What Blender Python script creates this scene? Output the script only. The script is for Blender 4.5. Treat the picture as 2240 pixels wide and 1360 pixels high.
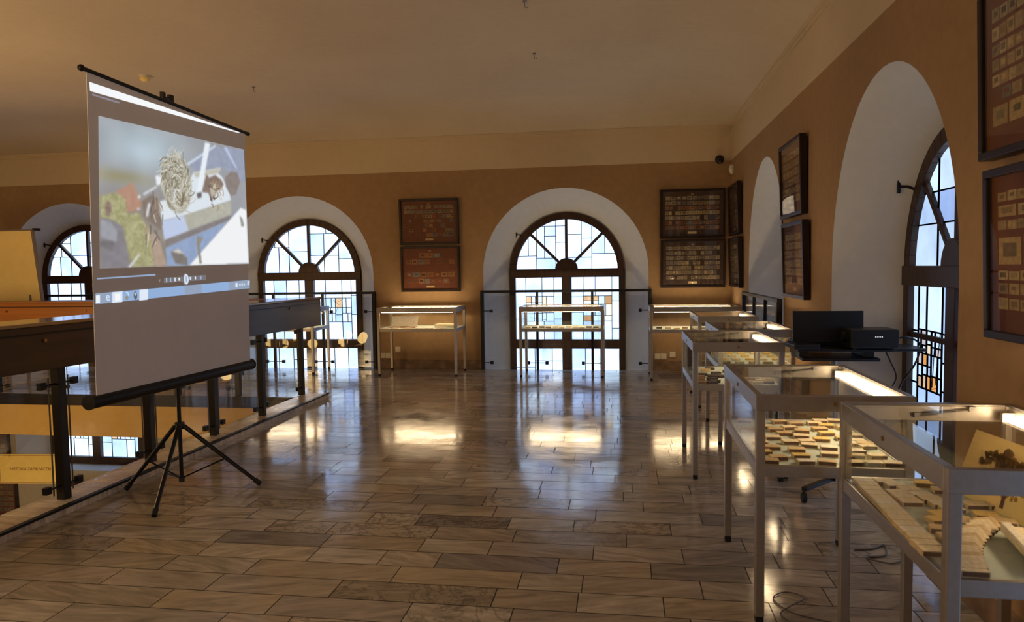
import bpy, bmesh, math, random
import numpy as np
from mathutils import Matrix, Vector
random.seed(7)
SC = bpy.context.scene
for o in list(bpy.data.objects): bpy.data.objects.remove(o)
COL = SC.collection

# ------------------------------------------------------------------ camera
cam_d = bpy.data.cameras.new('camera'); cam = bpy.data.objects.new('camera', cam_d); COL.objects.link(cam)
FPX = 1572.57
cam_d.sensor_width = 36.0; cam_d.lens = FPX / 2240 * 36; cam_d.clip_start = .05; cam_d.clip_end = 100
cam_d.dof.use_dof = True; cam_d.dof.focus_distance = 7.5; cam_d.dof.aperture_fstop = 5.6
v1 = Vector((242, -98, FPX)).normalized()               # world Y in image axes
v2 = -Vector((-10197, 54, FPX)).normalized()            # world X
v2 = (v2 - v1 * v2.dot(v1)).normalized()
v3 = v2.cross(v1)
if v3.y > 0: v3 = -v3                                   # world Z
R = Matrix((v2, v1, v3))                                # rows: world axes; columns: image x, y, z
right = Vector((R[0][0], R[1][0], R[2][0])); down = Vector((R[0][1], R[1][1], R[2][1])); fwd = Vector((R[0][2], R[1][2], R[2][2]))
M = Matrix.Identity(4)
for i in range(3):
    M[i][0] = right[i]; M[i][1] = -down[i]; M[i][2] = -fwd[i]
M[0][3], M[1][3], M[2][3] = 0, 0, 1.5
cam.matrix_world = M
SC.camera = cam

# ------------------------------------------------------------------ view and world
SC.view_settings.view_transform = 'Standard'; SC.view_settings.look = 'None'
SC.view_settings.gamma = 1; SC.view_settings.use_curve_mapping = False
SC.view_settings.exposure = 0.0
wd = bpy.data.worlds.new('world'); SC.world = wd; wd.use_nodes = True
wd.node_tree.nodes['Background'].inputs[0].default_value = (.35, .5, .8, 1)
wd.node_tree.nodes['Background'].inputs[1].default_value = .3

# ------------------------------------------------------------------ added fill lights that brighten the hall, no visible fixtures
def lamp(name, typ, loc, energy, color, size, rot=(0, 0, 0), size_y=None):
    d = bpy.data.lights.new(name, typ); d.energy = energy; d.color = color
    if typ == 'AREA':
        d.size = size
        if size_y: d.shape = 'RECTANGLE'; d.size_y = size_y
    else: d.shadow_soft_size = size
    o = bpy.data.objects.new(name, d); COL.objects.link(o); o.location = loc; o.rotation_euler = rot
    return o
WARM = (1.0, .66, .30)
lamp('fill_void_front', 'POINT', (-7.2, 1.0, 1.3), 100, WARM, .35)
lamp('fill_void_middle', 'POINT', (-7.03, 5.2, .9), 140, WARM, .45)
lamp('fill_hall_back', 'POINT', (-2.4, -2.6, 2.2), 70, (1.0, .80, .58), .4)
lamp('fill_ground_floor', 'POINT', (-7.6, 7.2, -1.9), 40, (1.0, .72, .38), .4)
lamp('fill_ground_floor_back', 'POINT', (-9.5, 5.0, -1.9), 30, (1.0, .72, .38), .4)
lamp('fill_void_near', 'POINT', (-4.0, 1.6, 2.1), 95, (1.0, .72, .42), .35)

# ------------------------------------------------------------------ materials
def lin(r, g, b):
    f = lambda c: (c / 255 / 12.92) if c / 255 <= .04045 else ((c / 255 + .055) / 1.055) ** 2.4
    return (f(r), f(g), f(b), 1)
class NT:
    def __init__(s, name):
        s.m = bpy.data.materials.new(name); s.m.use_nodes = True; s.t = s.m.node_tree
        s.bsdf = s.t.nodes['Principled BSDF']; s.out = s.t.nodes['Material Output']
    def n(s, typ, **kw):
        x = s.t.nodes.new(typ)
        for k, v in kw.items():
            if k in ('inp',):
                for a, b in v.items(): x.inputs[a].default_value = b
            else: setattr(x, k, v)
        return x
    def l(s, a, b): s.t.links.new(a, b)
def mat(name, col, rough=.5, metal=0, noise=0, nscale=8, bump=0, bscale=60, emit=None, estr=0, spec=.5, coat=0, stretch=None):
    k = NT(name); b = k.bsdf
    b.inputs['Base Color'].default_value = col; b.inputs['Roughness'].default_value = rough
    b.inputs['Metallic'].default_value = metal; b.inputs['Specular IOR Level'].default_value = spec
    b.inputs['Coat Weight'].default_value = coat; b.inputs['Coat Roughness'].default_value = .08
    if noise or bump:
        tc = k.n('ShaderNodeTexCoord'); mp = k.n('ShaderNodeMapping'); k.l(tc.outputs['Object'], mp.inputs[0])
        if stretch: mp.inputs['Scale'].default_value = stretch
    if noise:
        nz = k.n('ShaderNodeTexNoise', inp={'Scale': nscale, 'Detail': 6}); k.l(mp.outputs[0], nz.inputs[0])
        mx = k.n('ShaderNodeMix', data_type='RGBA', blend_type='MULTIPLY'); mx.inputs[0].default_value = 1
        rp = k.n('ShaderNodeMapRange', inp={1: .3, 2: .7, 3: 1 - noise, 4: 1 + noise}); k.l(nz.outputs[0], rp.inputs[0])
        mx.inputs[6].default_value = col; k.l(rp.outputs[0], mx.inputs[7]); k.l(mx.outputs[2], b.inputs['Base Color'])
    if bump:
        n2 = k.n('ShaderNodeTexNoise', inp={'Scale': bscale, 'Detail': 4}); k.l(mp.outputs[0], n2.inputs[0])
        bp = k.n('ShaderNodeBump', inp={'Strength': bump, 'Distance': .01}); k.l(n2.outputs[0], bp.inputs['Height']); k.l(bp.outputs[0], b.inputs['Normal'])
    if emit:
        b.inputs['Emission Color'].default_value = emit; b.inputs['Emission Strength'].default_value = estr
    return k.m
def vcol_mat(name, rough=.6, estr=0, noise=0, base_black=False):
    k = NT(name); b = k.bsdf; a = k.n('ShaderNodeVertexColor', layer_name='Col'); src = a.outputs[0]
    if noise:
        tc = k.n('ShaderNodeTexCoord'); nz = k.n('ShaderNodeTexNoise', inp={'Scale': noise, 'Detail': 3}); k.l(tc.outputs['Object'], nz.inputs[0])
        rp = k.n('ShaderNodeMapRange', inp={1: .3, 2: .7, 3: .74, 4: 1.2}); k.l(nz.outputs[0], rp.inputs[0])
        mx = k.n('ShaderNodeMix', data_type='RGBA', blend_type='MULTIPLY'); mx.inputs[0].default_value = 1
        k.l(src, mx.inputs[6]); k.l(rp.outputs[0], mx.inputs[7]); src = mx.outputs[2]
    b.inputs['Roughness'].default_value = rough
    if estr:
        k.l(src, b.inputs['Emission Color']); b.inputs['Emission Strength'].default_value = estr
        b.inputs['Base Color'].default_value = (.03, .03, .03, 1)
    else: k.l(src, b.inputs['Base Color'])
    return k.m
def glass_mat(name, tint=(.97, .985, .98, 1), rough=.0, f0=.04, k5=.9):
    k = NT(name); k.t.nodes.remove(k.bsdf)
    lw = k.n('ShaderNodeLayerWeight', inp={0: .5}); p = k.n('ShaderNodeMath', operation='POWER'); p.inputs[1].default_value = 5
    k.l(lw.outputs['Facing'], p.inputs[0])
    ma = k.n('ShaderNodeMath', operation='MULTIPLY_ADD'); ma.inputs[1].default_value = k5; ma.inputs[2].default_value = f0; k.l(p.outputs[0], ma.inputs[0])
    tr = k.n('ShaderNodeBsdfTransparent'); tr.inputs[0].default_value = tint
    gl = k.n('ShaderNodeBsdfGlossy', inp={'Roughness': rough}); mx = k.n('ShaderNodeMixShader')
    k.l(ma.outputs[0], mx.inputs[0]); k.l(tr.outputs[0], mx.inputs[1]); k.l(gl.outputs[0], mx.inputs[2]); k.l(mx.outputs[0], k.out.inputs[0])
    return k.m
def wall_mat(name, c1, c2, dirt=.12):
    k = NT(name); tc = k.n('ShaderNodeTexCoord')
    n1 = k.n('ShaderNodeTexNoise', inp={'Scale': .9, 'Detail': 5}); k.l(tc.outputs['Object'], n1.inputs[0])
    n2 = k.n('ShaderNodeTexNoise', inp={'Scale': 14, 'Detail': 5}); k.l(tc.outputs['Object'], n2.inputs[0])
    mx = k.n('ShaderNodeMix', data_type='RGBA'); mx.inputs[6].default_value = c1; mx.inputs[7].default_value = c2
    r = k.n('ShaderNodeMapRange', inp={1: .35, 2: .65}); k.l(n1.outputs[0], r.inputs[0]); k.l(r.outputs[0], mx.inputs[0])
    m2 = k.n('ShaderNodeMix', data_type='RGBA', blend_type='MULTIPLY'); m2.inputs[0].default_value = 1
    r2 = k.n('ShaderNodeMapRange', inp={1: .3, 2: .7, 3: 1 - dirt, 4: 1.0}); k.l(n2.outputs[0], r2.inputs[0])
    k.l(mx.outputs[2], m2.inputs[6]); k.l(r2.outputs[0], m2.inputs[7]); k.l(m2.outputs[2], k.bsdf.inputs['Base Color'])
    k.bsdf.inputs['Roughness'].default_value = .85; k.bsdf.inputs['Specular IOR Level'].default_value = .2
    n3 = k.n('ShaderNodeTexNoise', inp={'Scale': 90, 'Detail': 3}); k.l(tc.outputs['Object'], n3.inputs[0])
    bp = k.n('ShaderNodeBump', inp={'Strength': .15, 'Distance': .004}); k.l(n3.outputs[0], bp.inputs['Height']); k.l(bp.outputs[0], k.bsdf.inputs['Normal'])
    return k.m
def marble_mat(name, use_col=True, rough=.1):
    """veined marble tiles: colour attribute gives tile tone (rgb) ; vein direction shifts with the tone"""
    k = NT(name); tc = k.n('ShaderNodeTexCoord'); at = k.n('ShaderNodeVertexColor', layer_name='Col')
    at2 = k.n('ShaderNodeVertexColor', layer_name='Rnd')
    sep = k.n('ShaderNodeSeparateColor'); k.l(at2.outputs[0], sep.inputs[0])
    off = k.n('ShaderNodeVectorMath', operation='SCALE'); k.l(at2.outputs[0], off.inputs[0]); off.inputs['Scale'].default_value = 37
    rot = k.n('ShaderNodeVectorRotate', rotation_type='Z_AXIS'); k.l(tc.outputs['Object'], rot.inputs['Vector'])
    ang = k.n('ShaderNodeMath', operation='MULTIPLY_ADD'); ang.inputs[1].default_value = .9; ang.inputs[2].default_value = -.45; k.l(sep.outputs[0], ang.inputs[0]); k.l(ang.outputs[0], rot.inputs['Angle'])
    add = k.n('ShaderNodeVectorMath', operation='ADD'); k.l(rot.outputs[0], add.inputs[0]); k.l(off.outputs[0], add.inputs[1])
    mp = k.n('ShaderNodeMapping'); mp.inputs['Scale'].default_value = (1.6, 9, 1); k.l(add.outputs[0], mp.inputs[0])
    nz = k.n('ShaderNodeTexNoise', inp={'Scale': 1.7, 'Detail': 8, 'Roughness': .62, 'Distortion': 1.1}); k.l(mp.outputs[0], nz.inputs[0])
    r1 = k.n('ShaderNodeMapRange', inp={1: .3, 2: .70, 3: .55, 4: 1.22}); k.l(nz.outputs[0], r1.inputs[0])
    wv = k.n('ShaderNodeTexNoise', inp={'Scale': 4.5, 'Detail': 5, 'Roughness': .6, 'Distortion': 2.2}); k.l(add.outputs[0], wv.inputs[0])
    ab = k.n('ShaderNodeMath', operation='SUBTRACT'); ab.inputs[1].default_value = .5; k.l(wv.outputs[0], ab.inputs[0])
    ab2 = k.n('ShaderNodeMath', operation='ABSOLUTE'); k.l(ab.outputs[0], ab2.inputs[0])
    r2 = k.n('ShaderNodeMapRange', inp={1: 0, 2: .05, 3: .52, 4: 1.0}); k.l(ab2.outputs[0], r2.inputs[0])
    vm = k.n('ShaderNodeMapRange', inp={1: .84, 2: .92, 3: 1, 4: 0}); k.l(sep.outputs[1], vm.inputs[0])      # only some tiles carry dark veins
    vmx = k.n('ShaderNodeMath', operation='MAXIMUM'); k.l(r2.outputs[0], vmx.inputs[0]); k.l(vm.outputs[0], vmx.inputs[1])
    mul = k.n('ShaderNodeMath', operation='MULTIPLY'); k.l(r1.outputs[0], mul.inputs[0]); k.l(vmx.outputs[0], mul.inputs[1])
    mx = k.n('ShaderNodeMix', data_type='RGBA', blend_type='MULTIPLY'); mx.inputs[0].default_value = 1
    k.l(at.outputs[0], mx.inputs[6]); k.l(mul.outputs[0], mx.inputs[7]); k.l(mx.outputs[2], k.bsdf.inputs['Base Color'])
    n3 = k.n('ShaderNodeTexNoise', inp={'Scale': 3.5, 'Detail': 4}); k.l(tc.outputs['Object'], n3.inputs[0])
    r3 = k.n('ShaderNodeMapRange', inp={1: .3, 2: .7, 3: rough * .7, 4: rough * 1.6}); k.l(n3.outputs[0], r3.inputs[0]); k.l(r3.outputs[0], k.bsdf.inputs['Roughness'])
    n4 = k.n('ShaderNodeTexNoise', inp={'Scale': 5, 'Detail': 2}); k.l(tc.outputs['Object'], n4.inputs[0])
    bp = k.n('ShaderNodeBump', inp={'Strength': .05, 'Distance': .02}); k.l(n4.outputs[0], bp.inputs['Height']); k.l(bp.outputs[0], k.bsdf.inputs['Normal'])
    k.bsdf.inputs['IOR'].default_value = 1.5
    return k.m

MT = dict(
    wall=wall_mat('ochre_wall_paint', (.385, .24, .125, 1), (.34, .21, .105, 1)),
    band=wall_mat('cream_frieze_paint', (.62, .50, .34, 1), (.58, .46, .31, 1), .05),
    ceil=wall_mat('cream_ceiling_paint', (.58, .48, .36, 1), (.54, .44, .33, 1), .05),
    plaster=wall_mat('white_reveal_plaster', (.58, .585, .60, 1), (.55, .555, .57, 1), .05),
    lower=wall_mat('pale_ground_floor_paint', (.62, .56, .47, 1), (.58, .52, .43, 1), .08),
    fascia=mat('ochre_slab_paint', (.42, .26, .07, 1), .7, noise=.05),
    floor=marble_mat('marble_tile', rough=.11),
    kerb=marble_mat('marble_kerb', rough=.25),
    grout=mat('grout', (.05, .035, .022, 1), .7),
    wood=mat('dark_window_wood', (.045, .020, .010, 1), .45, spec=.3, noise=.35, nscale=5, stretch=(6, 6, 1)),
    steel=mat('black_steel', (.006, .0045, .0045, 1), .42, spec=.3, noise=.1, nscale=30),
    blackp=mat('black_plastic', (.006, .005, .005, 1), .4),
    rubber=mat('black_rubber', (.006, .006, .006, 1), .7),
    alu=mat('satin_aluminium', (.40, .365, .33, 1), .36, metal=.75, noise=.05, nscale=40, bump=.03, bscale=200),
    panel=mat('grey_laminate', (.55, .52, .48, 1), .5, noise=.03),
    cloth=mat('pale_green_lining_paper', (.52, .60, .54, 1), .8, noise=.05, nscale=30),
    glass=glass_mat('clear_case_glass', (.975, .985, .98, 1)),
    rglass=glass_mat('railing_glass', (.97, .98, .98, 1), f0=.055, k5=.6),
    gedge=mat('glass_edge', (.10, .09, .07, 1), .3),
    tube=mat('warm_light_tube', (1, 1, 1, 1), .4, emit=(1, .72, .42, 1), estr=44),
    globe=mat('warm_globe_glass', (1, .9, .7, 1), .4, emit=(1, .62, .22, 1), estr=10),
    brass=mat('aged_brass', (.35, .22, .08, 1), .35, metal=1),
    frame=mat('dark_mahogany_frame', (.018, .0075, .005, 1), .4, noise=.3, nscale=6, spec=.3),
    board=mat('oxblood_backing_board', (.15, .035, .012, 1), .6, noise=.12, nscale=12),
    boardd=mat('dark_brown_backing_board', (.045, .018, .010, 1), .6, noise=.12, nscale=12),
    vcol=vcol_mat('printed_paper', .6, noise=55),
    vcolp=vcol_mat('plain_coloured_paper', .65),
    strip=mat('match_striker', (.13, .07, .04, 1), .85, noise=.3, nscale=200),
    paper=mat('yellowed_paper', (.72, .55, .27, 1), .7, noise=.08, nscale=6),
    white=mat('white_plastic', (.68, .66, .6, 1), .4),
    screenfab=mat('matte_screen_fabric', (.80, .765, .74, 1), .75, noise=.02),
    picture=vcol_mat('projected_picture', .8, estr=.95),
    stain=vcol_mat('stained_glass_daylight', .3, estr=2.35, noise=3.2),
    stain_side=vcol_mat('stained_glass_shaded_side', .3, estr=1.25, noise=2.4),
    lead=mat('lead_came', (.03, .04, .05, 1), .5, metal=.3),
    deskwood=mat('polished_brown_desk_wood', (.055, .027, .013, 1), .38, noise=.18, nscale=3, spec=.35, coat=.05, stretch=(1, .3, 6)),
    deskorange=mat('orange_lit_desk_wood', (.24, .09, .025, 1), .35, noise=.15, nscale=3, stretch=(.3, 1, 6)),  # desk wood with the orange light on it put into the colour
    desktop=mat('polished_desk_top', (.30, .20, .11, 1), .12, noise=.08),
    stone=mat('worn_skirting_stone', (.20, .12, .07, 1), .6, noise=.45, nscale=7),
    yellow=mat('yellow_sign_board', (.50, .36, .09, 1), .6, noise=.04),
    ink=mat('brown_sign_ink', (.13, .05, .015, 1), .7),
    boardy=mat('cream_board_surface', (.80, .62, .26, 1), .55, noise=.03),
    cable=mat('grey_cable', (.10, .085, .07, 1), .5),
    greyb=mat('grey_steel', (.3, .29, .29, 1), .4, metal=.8),
    led=mat('white_led', (1, 1, 1, 1), .4, emit=(.8, .9, 1, 1), estr=1.2),
)

k = NT('translucent_print_paper'); k.bsdf.inputs['Base Color'].default_value = (.72, .58, .32, 1); k.bsdf.inputs['Roughness'].default_value = .7
tl = k.n('ShaderNodeBsdfTranslucent'); tl.inputs[0].default_value = (.62, .54, .34, 1); mx = k.n('ShaderNodeMixShader'); mx.inputs[0].default_value = .55
k.l(k.bsdf.outputs[0], mx.inputs[1]); k.l(tl.outputs[0], mx.inputs[2]); k.l(mx.outputs[0], k.out.inputs[0]); MT['printpaper'] = k.m

# ------------------------------------------------------------------ mesh helper
class B:
    def __init__(s): s.v = []; s.f = []; s.m = []; s.c = []; s.col = (1, 1, 1, 1); s.mi = 0; s.r = None; s.rc = []
    def add(s, vs, fs):
        n = len(s.v); s.v += [tuple(x) for x in vs]
        for f in fs: s.f.append(tuple(i + n for i in f)); s.m.append(s.mi); s.c.append(s.col); s.rc.append(s.r)
        return s
    def box(s, x0, x1, y0, y1, z0, z1):
        if x0 > x1: x0, x1 = x1, x0
        if y0 > y1: y0, y1 = y1, y0
        return s.add([(x0,y0,z0),(x1,y0,z0),(x1,y1,z0),(x0,y1,z0),(x0,y0,z1),(x1,y0,z1),(x1,y1,z1),(x0,y1,z1)],
                     [(0,3,2,1),(4,5,6,7),(0,1,5,4),(1,2,6,5),(2,3,7,6),(3,0,4,7)])
    def obox(s, c, ax, ay, az):
        c = Vector(c); ax = Vector(ax); ay = Vector(ay); az = Vector(az)
        vs = [c + i * ax + j * ay + k * az for k in (-1, 1) for i, j in ((-1,-1),(1,-1),(1,1),(-1,1))]
        return s.add(vs, [(0,3,2,1),(4,5,6,7),(0,1,5,4),(1,2,6,5),(2,3,7,6),(3,0,4,7)])
    def bar(s, p, q, w, h, up=(0, 0, 1)):
        p = Vector(p); q = Vector(q); d = (q - p); L = d.length; d.normalize(); u = Vector(up)
        if abs(d.dot(u)) > .99: u = Vector((1, 0, 0))
        a = d.cross(u).normalized(); b = a.cross(d).normalized()
        return s.obox((p + q) / 2, d * L / 2, a * w / 2, b * h / 2)
    def cyl(s, p, q, r0, r1=None, n=12, caps=True):
        p = Vector(p); q = Vector(q); d = (q - p).normalized(); u = Vector((0, 0, 1)) if abs(d.z) < .95 else Vector((1, 0, 0))
        a = d.cross(u).normalized(); b = d.cross(a); r1 = r0 if r1 is None else r1
        vs = [p + (a * math.cos(t) + b * math.sin(t)) * r0 for t in [2*math.pi*i/n for i in range(n)]] + [q + (a * math.cos(t) + b * math.sin(t)) * r1 for t in [2*math.pi*i/n for i in range(n)]]
        fs = [(i, (i+1) % n, n + (i+1) % n, n + i) for i in range(n)]
        if caps: fs += [tuple(range(n-1, -1, -1)), tuple(range(n, 2*n))]
        return s.add(vs, fs)
    def tube(s, pts, r, n=8):
        pts = [Vector(p) for p in pts]; N = len(pts); vs = []; prev = None
        for i, p in enumerate(pts):
            d = (pts[min(i+1, N-1)] - pts[max(i-1, 0)]).normalized()
            if prev is None: u = Vector((0,0,1)) if abs(d.z) < .9 else Vector((1,0,0)); a = d.cross(u).normalized()
            else: a = (prev - d * prev.dot(d)).normalized()
            prev = a; b = d.cross(a)
            vs += [p + (a*math.cos(2*math.pi*k/n) + b*math.sin(2*math.pi*k/n)) * r for k in range(n)]
        fs = [(i*n+k, i*n+(k+1) % n, (i+1)*n+(k+1) % n, (i+1)*n+k) for i in range(N-1) for k in range(n)]
        fs += [tuple(range(n-1, -1, -1)), tuple(range((N-1)*n, N*n))]
        return s.add(vs, fs)
    def lathe(s, c, prof, n=20):
        c = Vector(c); vs = []; k = len(prof)
        for i in range(n):
            t = 2*math.pi*i/n
            vs += [c + Vector((r*math.cos(t), r*math.sin(t), z)) for r, z in prof]
        fs = [(i*k+j, ((i+1) % n)*k+j, ((i+1) % n)*k+j+1, i*k+j+1) for i in range(n) for j in range(k-1)]
        return s.add(vs, fs)
    def sphere(s, c, r, n=16, m=10, sz=1):
        return s.lathe(c, [(max(r*math.sin(math.pi*j/m), 1e-4), -r*sz*math.cos(math.pi*j/m)) for j in range(m+1)], n)
    def quad(s, a, b, c, d): return s.add([a, b, c, d], [(0, 1, 2, 3)])
    def ngon(s, pts): return s.add(pts, [tuple(range(len(pts)))])
    def prism(s, pts, off):
        n = len(pts); o = Vector(off); vs = [Vector(p) for p in pts] + [Vector(p) + o for p in pts]
        return s.add(vs, [tuple(range(n-1, -1, -1)), tuple(range(n, 2*n))] + [(i, (i+1) % n, n+(i+1) % n, n+i) for i in range(n)])
    def build(s, name, mats, parent=None, bevel=0, smooth=False, kind=None, colattr=False, origin=None):
        if not isinstance(mats, (list, tuple)): mats = [mats]
        me = bpy.data.meshes.new(name)
        vs = s.v
        if origin is not None: vs = [(x-origin[0], y-origin[1], z-origin[2]) for x, y, z in vs]
        me.from_pydata(vs, [], s.f)
        for m in mats: me.materials.append(MT[m] if isinstance(m, str) else m)
        me.polygons.foreach_set('material_index', s.m)
        if smooth: me.polygons.foreach_set('use_smooth', [True]*len(s.f))
        if colattr:
            ca = me.color_attributes.new('Col', 'FLOAT_COLOR', 'CORNER')
            arr = [];
            for f, c in zip(s.f, s.c): arr += list(c) * len(f)
            ca.data.foreach_set('color', arr)
            if s.rc and s.rc[0] is not None:
                cb = me.color_attributes.new('Rnd', 'FLOAT_COLOR', 'CORNER'); arr = []
                for f, c in zip(s.f, s.rc): arr += list(c) * len(f)
                cb.data.foreach_set('color', arr)
        bm = bmesh.new(); bm.from_mesh(me); bmesh.ops.recalc_face_normals(bm, faces=bm.faces) if len(bm.faces) < 20000 else None; bm.to_mesh(me); bm.free()
        o = bpy.data.objects.new(name, me); COL.objects.link(o)
        if parent is not None: o.parent = parent
        if origin is not None: o.location = origin
        if bevel:
            md = o.modifiers.new('bevel', 'BEVEL'); md.width = bevel; md.segments = 2; md.limit_method = 'ANGLE'
        if kind: o['kind'] = kind
        return o
def tag(o, label, cat, group=None):
    assert len(label.split()) <= 16, label
    o['label'] = label; o['category'] = cat
    if group: o['group'] = group
    return o
def thing(name, label, cat, loc=(0, 0, 0), rz=0, group=None):
    o = bpy.data.objects.new(name, None); COL.objects.link(o); o.location = loc; o.rotation_euler = (0, 0, rz)
    o.empty_display_size = .1
    return tag(o, label, cat, group)

def copy_tree(o, parent=None):
    c = o.copy(); COL.objects.link(c); c.parent = parent
    for ch in list(o.children): copy_tree(ch, c)
    return c
def struct_empty(name):
    o = bpy.data.objects.new(name, None); COL.objects.link(o); o['kind'] = 'structure'; return o

# ------------------------------------------------------------------ shell: levels and openings
ZBAND, ZTOP, ZLOW, ZSLAB = 2.945, 3.43, -3.3, -.52
YF, XR, XL, YB = 10.45, 1.5, -14.0, -6.0
ZS, ZB = 1.44, -1.72
VX0, VX1, VY0, VY1 = -10.8, -3.75, -2.0, 7.95           # the void in the middle of the gallery
far_mp = lambda u, d, z: (u, YF + d, z)
right_mp = lambda u, d, z: (XR + d, u, z)
far_holes = [(-.835, 1.2, 1.2), (-4.93, 1.2, 1.2), (-8.83, 1.2, 1.2), (-12.6, 1.2, 1.2)]
right_holes = [(4.515, 1.0, 1.19), (8.03, .965, 1.19), (1.0, 1.0, 1.19), (-2.6, 1.0, 1.19)]
NARC = 32
def arc(c, a, b, zs, n=NARC): return [(c - a*math.cos(math.pi*i/n), zs + b*math.sin(math.pi*i/n)) for i in range(n+1)]
def wall_piece(b, mp, u0, u1, zA, zB, holes):
    q = lambda a0, a1, c0, c1: b.quad(mp(a0, 0, c0), mp(a1, 0, c0), mp(a1, 0, c1), mp(a0, 0, c1)) if a1 > a0 and c1 > c0 else None
    cur = u0
    for c, a, bb in sorted(holes):
        q(cur, c - a, zA, zB)
        if ZB > zA: q(c - a, c + a, zA, min(ZB, zB))
        if zB > ZS:
            pts = arc(c, a, bb, ZS)
            for (p, zp), (r, zr) in zip(pts, pts[1:]):
                b.add([mp(p, 0, zp), mp(r, 0, zr), mp(r, 0, zB), mp(p, 0, zB)], [(0, 1, 2, 3)])
        cur = c + a
    q(cur, u1, zA, zB)
for nm, mp, u0, u1, holes in (('far', far_mp, XL, XR, far_holes), ('right', right_mp, YB, YF, right_holes)):
    b = B(); wall_piece(b, mp, u0, u1, ZSLAB, ZBAND, holes); b.build('wall_' + nm, 'wall', kind='structure')
    b = B(); wall_piece(b, mp, u0, u1, ZLOW, ZSLAB, holes); b.build('wall_' + nm + '_ground_floor', 'lower', kind='structure')
    b = B(); b.quad(mp(u0, 0, ZBAND), mp(u1, 0, ZBAND), mp(u1, 0, ZTOP), mp(u0, 0, ZTOP)); b.build('wall_' + nm + '_frieze', 'band', kind='structure')
b = B(); b.quad((XL, YB, ZLOW), (XL, YF, ZLOW), (XL, YF, ZTOP), (XL, YB, ZTOP)); b.build('wall_left', 'wall', kind='structure')
b = B(); b.quad((XL, YB, ZLOW), (XR, YB, ZLOW), (XR, YB, ZTOP), (XL, YB, ZTOP)); b.build('wall_back', 'wall', kind='structure')
b = B()
b.box(XL, XR, YF - .035, YF + .01, ZTOP - .02, ZTOP + .015); b.box(XR - .035, XR + .01, YB, YF, ZTOP - .02, ZTOP + .015)
b.box(XL, XR, YF - .018, YF + .01, ZTOP - .05, ZTOP - .02); b.box(XR - .018, XR + .01, YB, YF, ZTOP - .05, ZTOP - .02)
b.build('trim_1', 'band', kind='structure')
# coved ceiling
xs = [XL + i*(XR-XL)/77 for i in range(78)]; ys = [YB + i*(YF-YB)/82 for i in range(83)]
xs = sorted(set(xs + [XR - .02, XR - .06, XR - .12])); ys = sorted(set(ys + [YF - .02, YF - .06, YF - .12]))
def cove(x, y):
    f = lambda d: math.sin(min(max(d, 0), 1.15)/1.15*math.pi/2)**.9
    k = f(XR-x)*f(YF-y)*f(x-XL)*f(y-YB)
    return ZTOP + .30*k
vs = [(x, y, cove(x, y)) for y in ys for x in xs]; nx = len(xs)
b = B(); b.add(vs, [(j*nx+i, j*nx+i+1, (j+1)*nx+i+1, (j+1)*nx+i) for j in range(len(ys)-1) for i in range(nx-1)])
b.build('ceiling', 'ceil', kind='structure', smooth=True)

# ------------------------------------------------------------------ marble floors
TONES = [lin(196,180,160), lin(200,184,164), lin(188,170,148), lin(204,190,172), lin(194,178,160), lin(182,166,148), lin(206,192,174), lin(190,176,160), lin(198,178,154), lin(176,162,148)]
def tiles(b, x0, x1, y0, y1, z=0, rh=.19, seed=1, lmin=.28, lmax=.72):
    rnd = random.Random(seed); y = y0
    while y < y1 - .01:
        ye = min(y + rh, y1); x = x0 - rnd.random()*.5
        while x < x1:
            L = rnd.choice([.3, .38, .46, .46, .55, .62, .62, .76]); xe = x + L
            if xe > x0 + .004:
                t = TONES[rnd.randrange(len(TONES))]; f = rnd.uniform(.90, 1.06)
                if rnd.random() < .03: t = lin(158, 148, 140)
                f *= .80; b.col = (t[0]*f*.97, t[1]*f, t[2]*f*rnd.uniform(.98, 1.08), 1); b.r = (rnd.random(), rnd.random(), rnd.random(), 1)
                g = .0025; a0, a1 = max(x, x0) + g, min(xe, x1) - g; dz = rnd.uniform(-.0006, 0)
                if a1 > a0: b.quad((a0, y+g, z+dz), (a1, y+g, z+dz), (a1, ye-g, z+dz+rnd.uniform(-.0002,.0002)), (a0, ye-g, z+dz+rnd.uniform(-.0002,.0002)))
            x = xe
        y = ye
KX = -3.45
b = B()
tiles(b, KX, XR, 1.15 - .19*38, YF, seed=3)
tiles(b, XL, KX, VY1 + .02, YF, seed=5)
tiles(b, XL, VX0, YB, VY1 + .02, seed=6); tiles(b, VX0, KX, YB, VY0, seed=8)
b.build('floor', 'floor', kind='structure', colattr=True)
b = B(); b.mi = 0
for x0, x1, y0, y1 in ((KX, XR, YB, YF), (XL, KX, VY1, YF), (XL, VX0, YB, VY1), (VX0, KX, YB, VY0)):
    b.box(x0, x1, y0, y1, -.1, -.0025)
b.build('floor_bed', 'grout', kind='structure')
b = B()                                                  # underside and fascia of the gallery slab
for x0, x1, y0, y1 in ((VX1, XR, YB, YF), (XL, VX1, VY1, YF), (XL, VX0, YB, VY1), (VX0, VX1, YB, VY0)):
    b.box(x0, x1, y0, y1, ZSLAB, -.1)
b.build('floor_slab', 'fascia', kind='structure')
b = B(); b.r = (.2, .3, .5, 1); b.col = lin(176, 160, 140); b.box(XL, XR, YB, YF, ZLOW - .1, ZLOW)
b.build('floor_ground', 'kerb', kind='structure', colattr=True)
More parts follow.
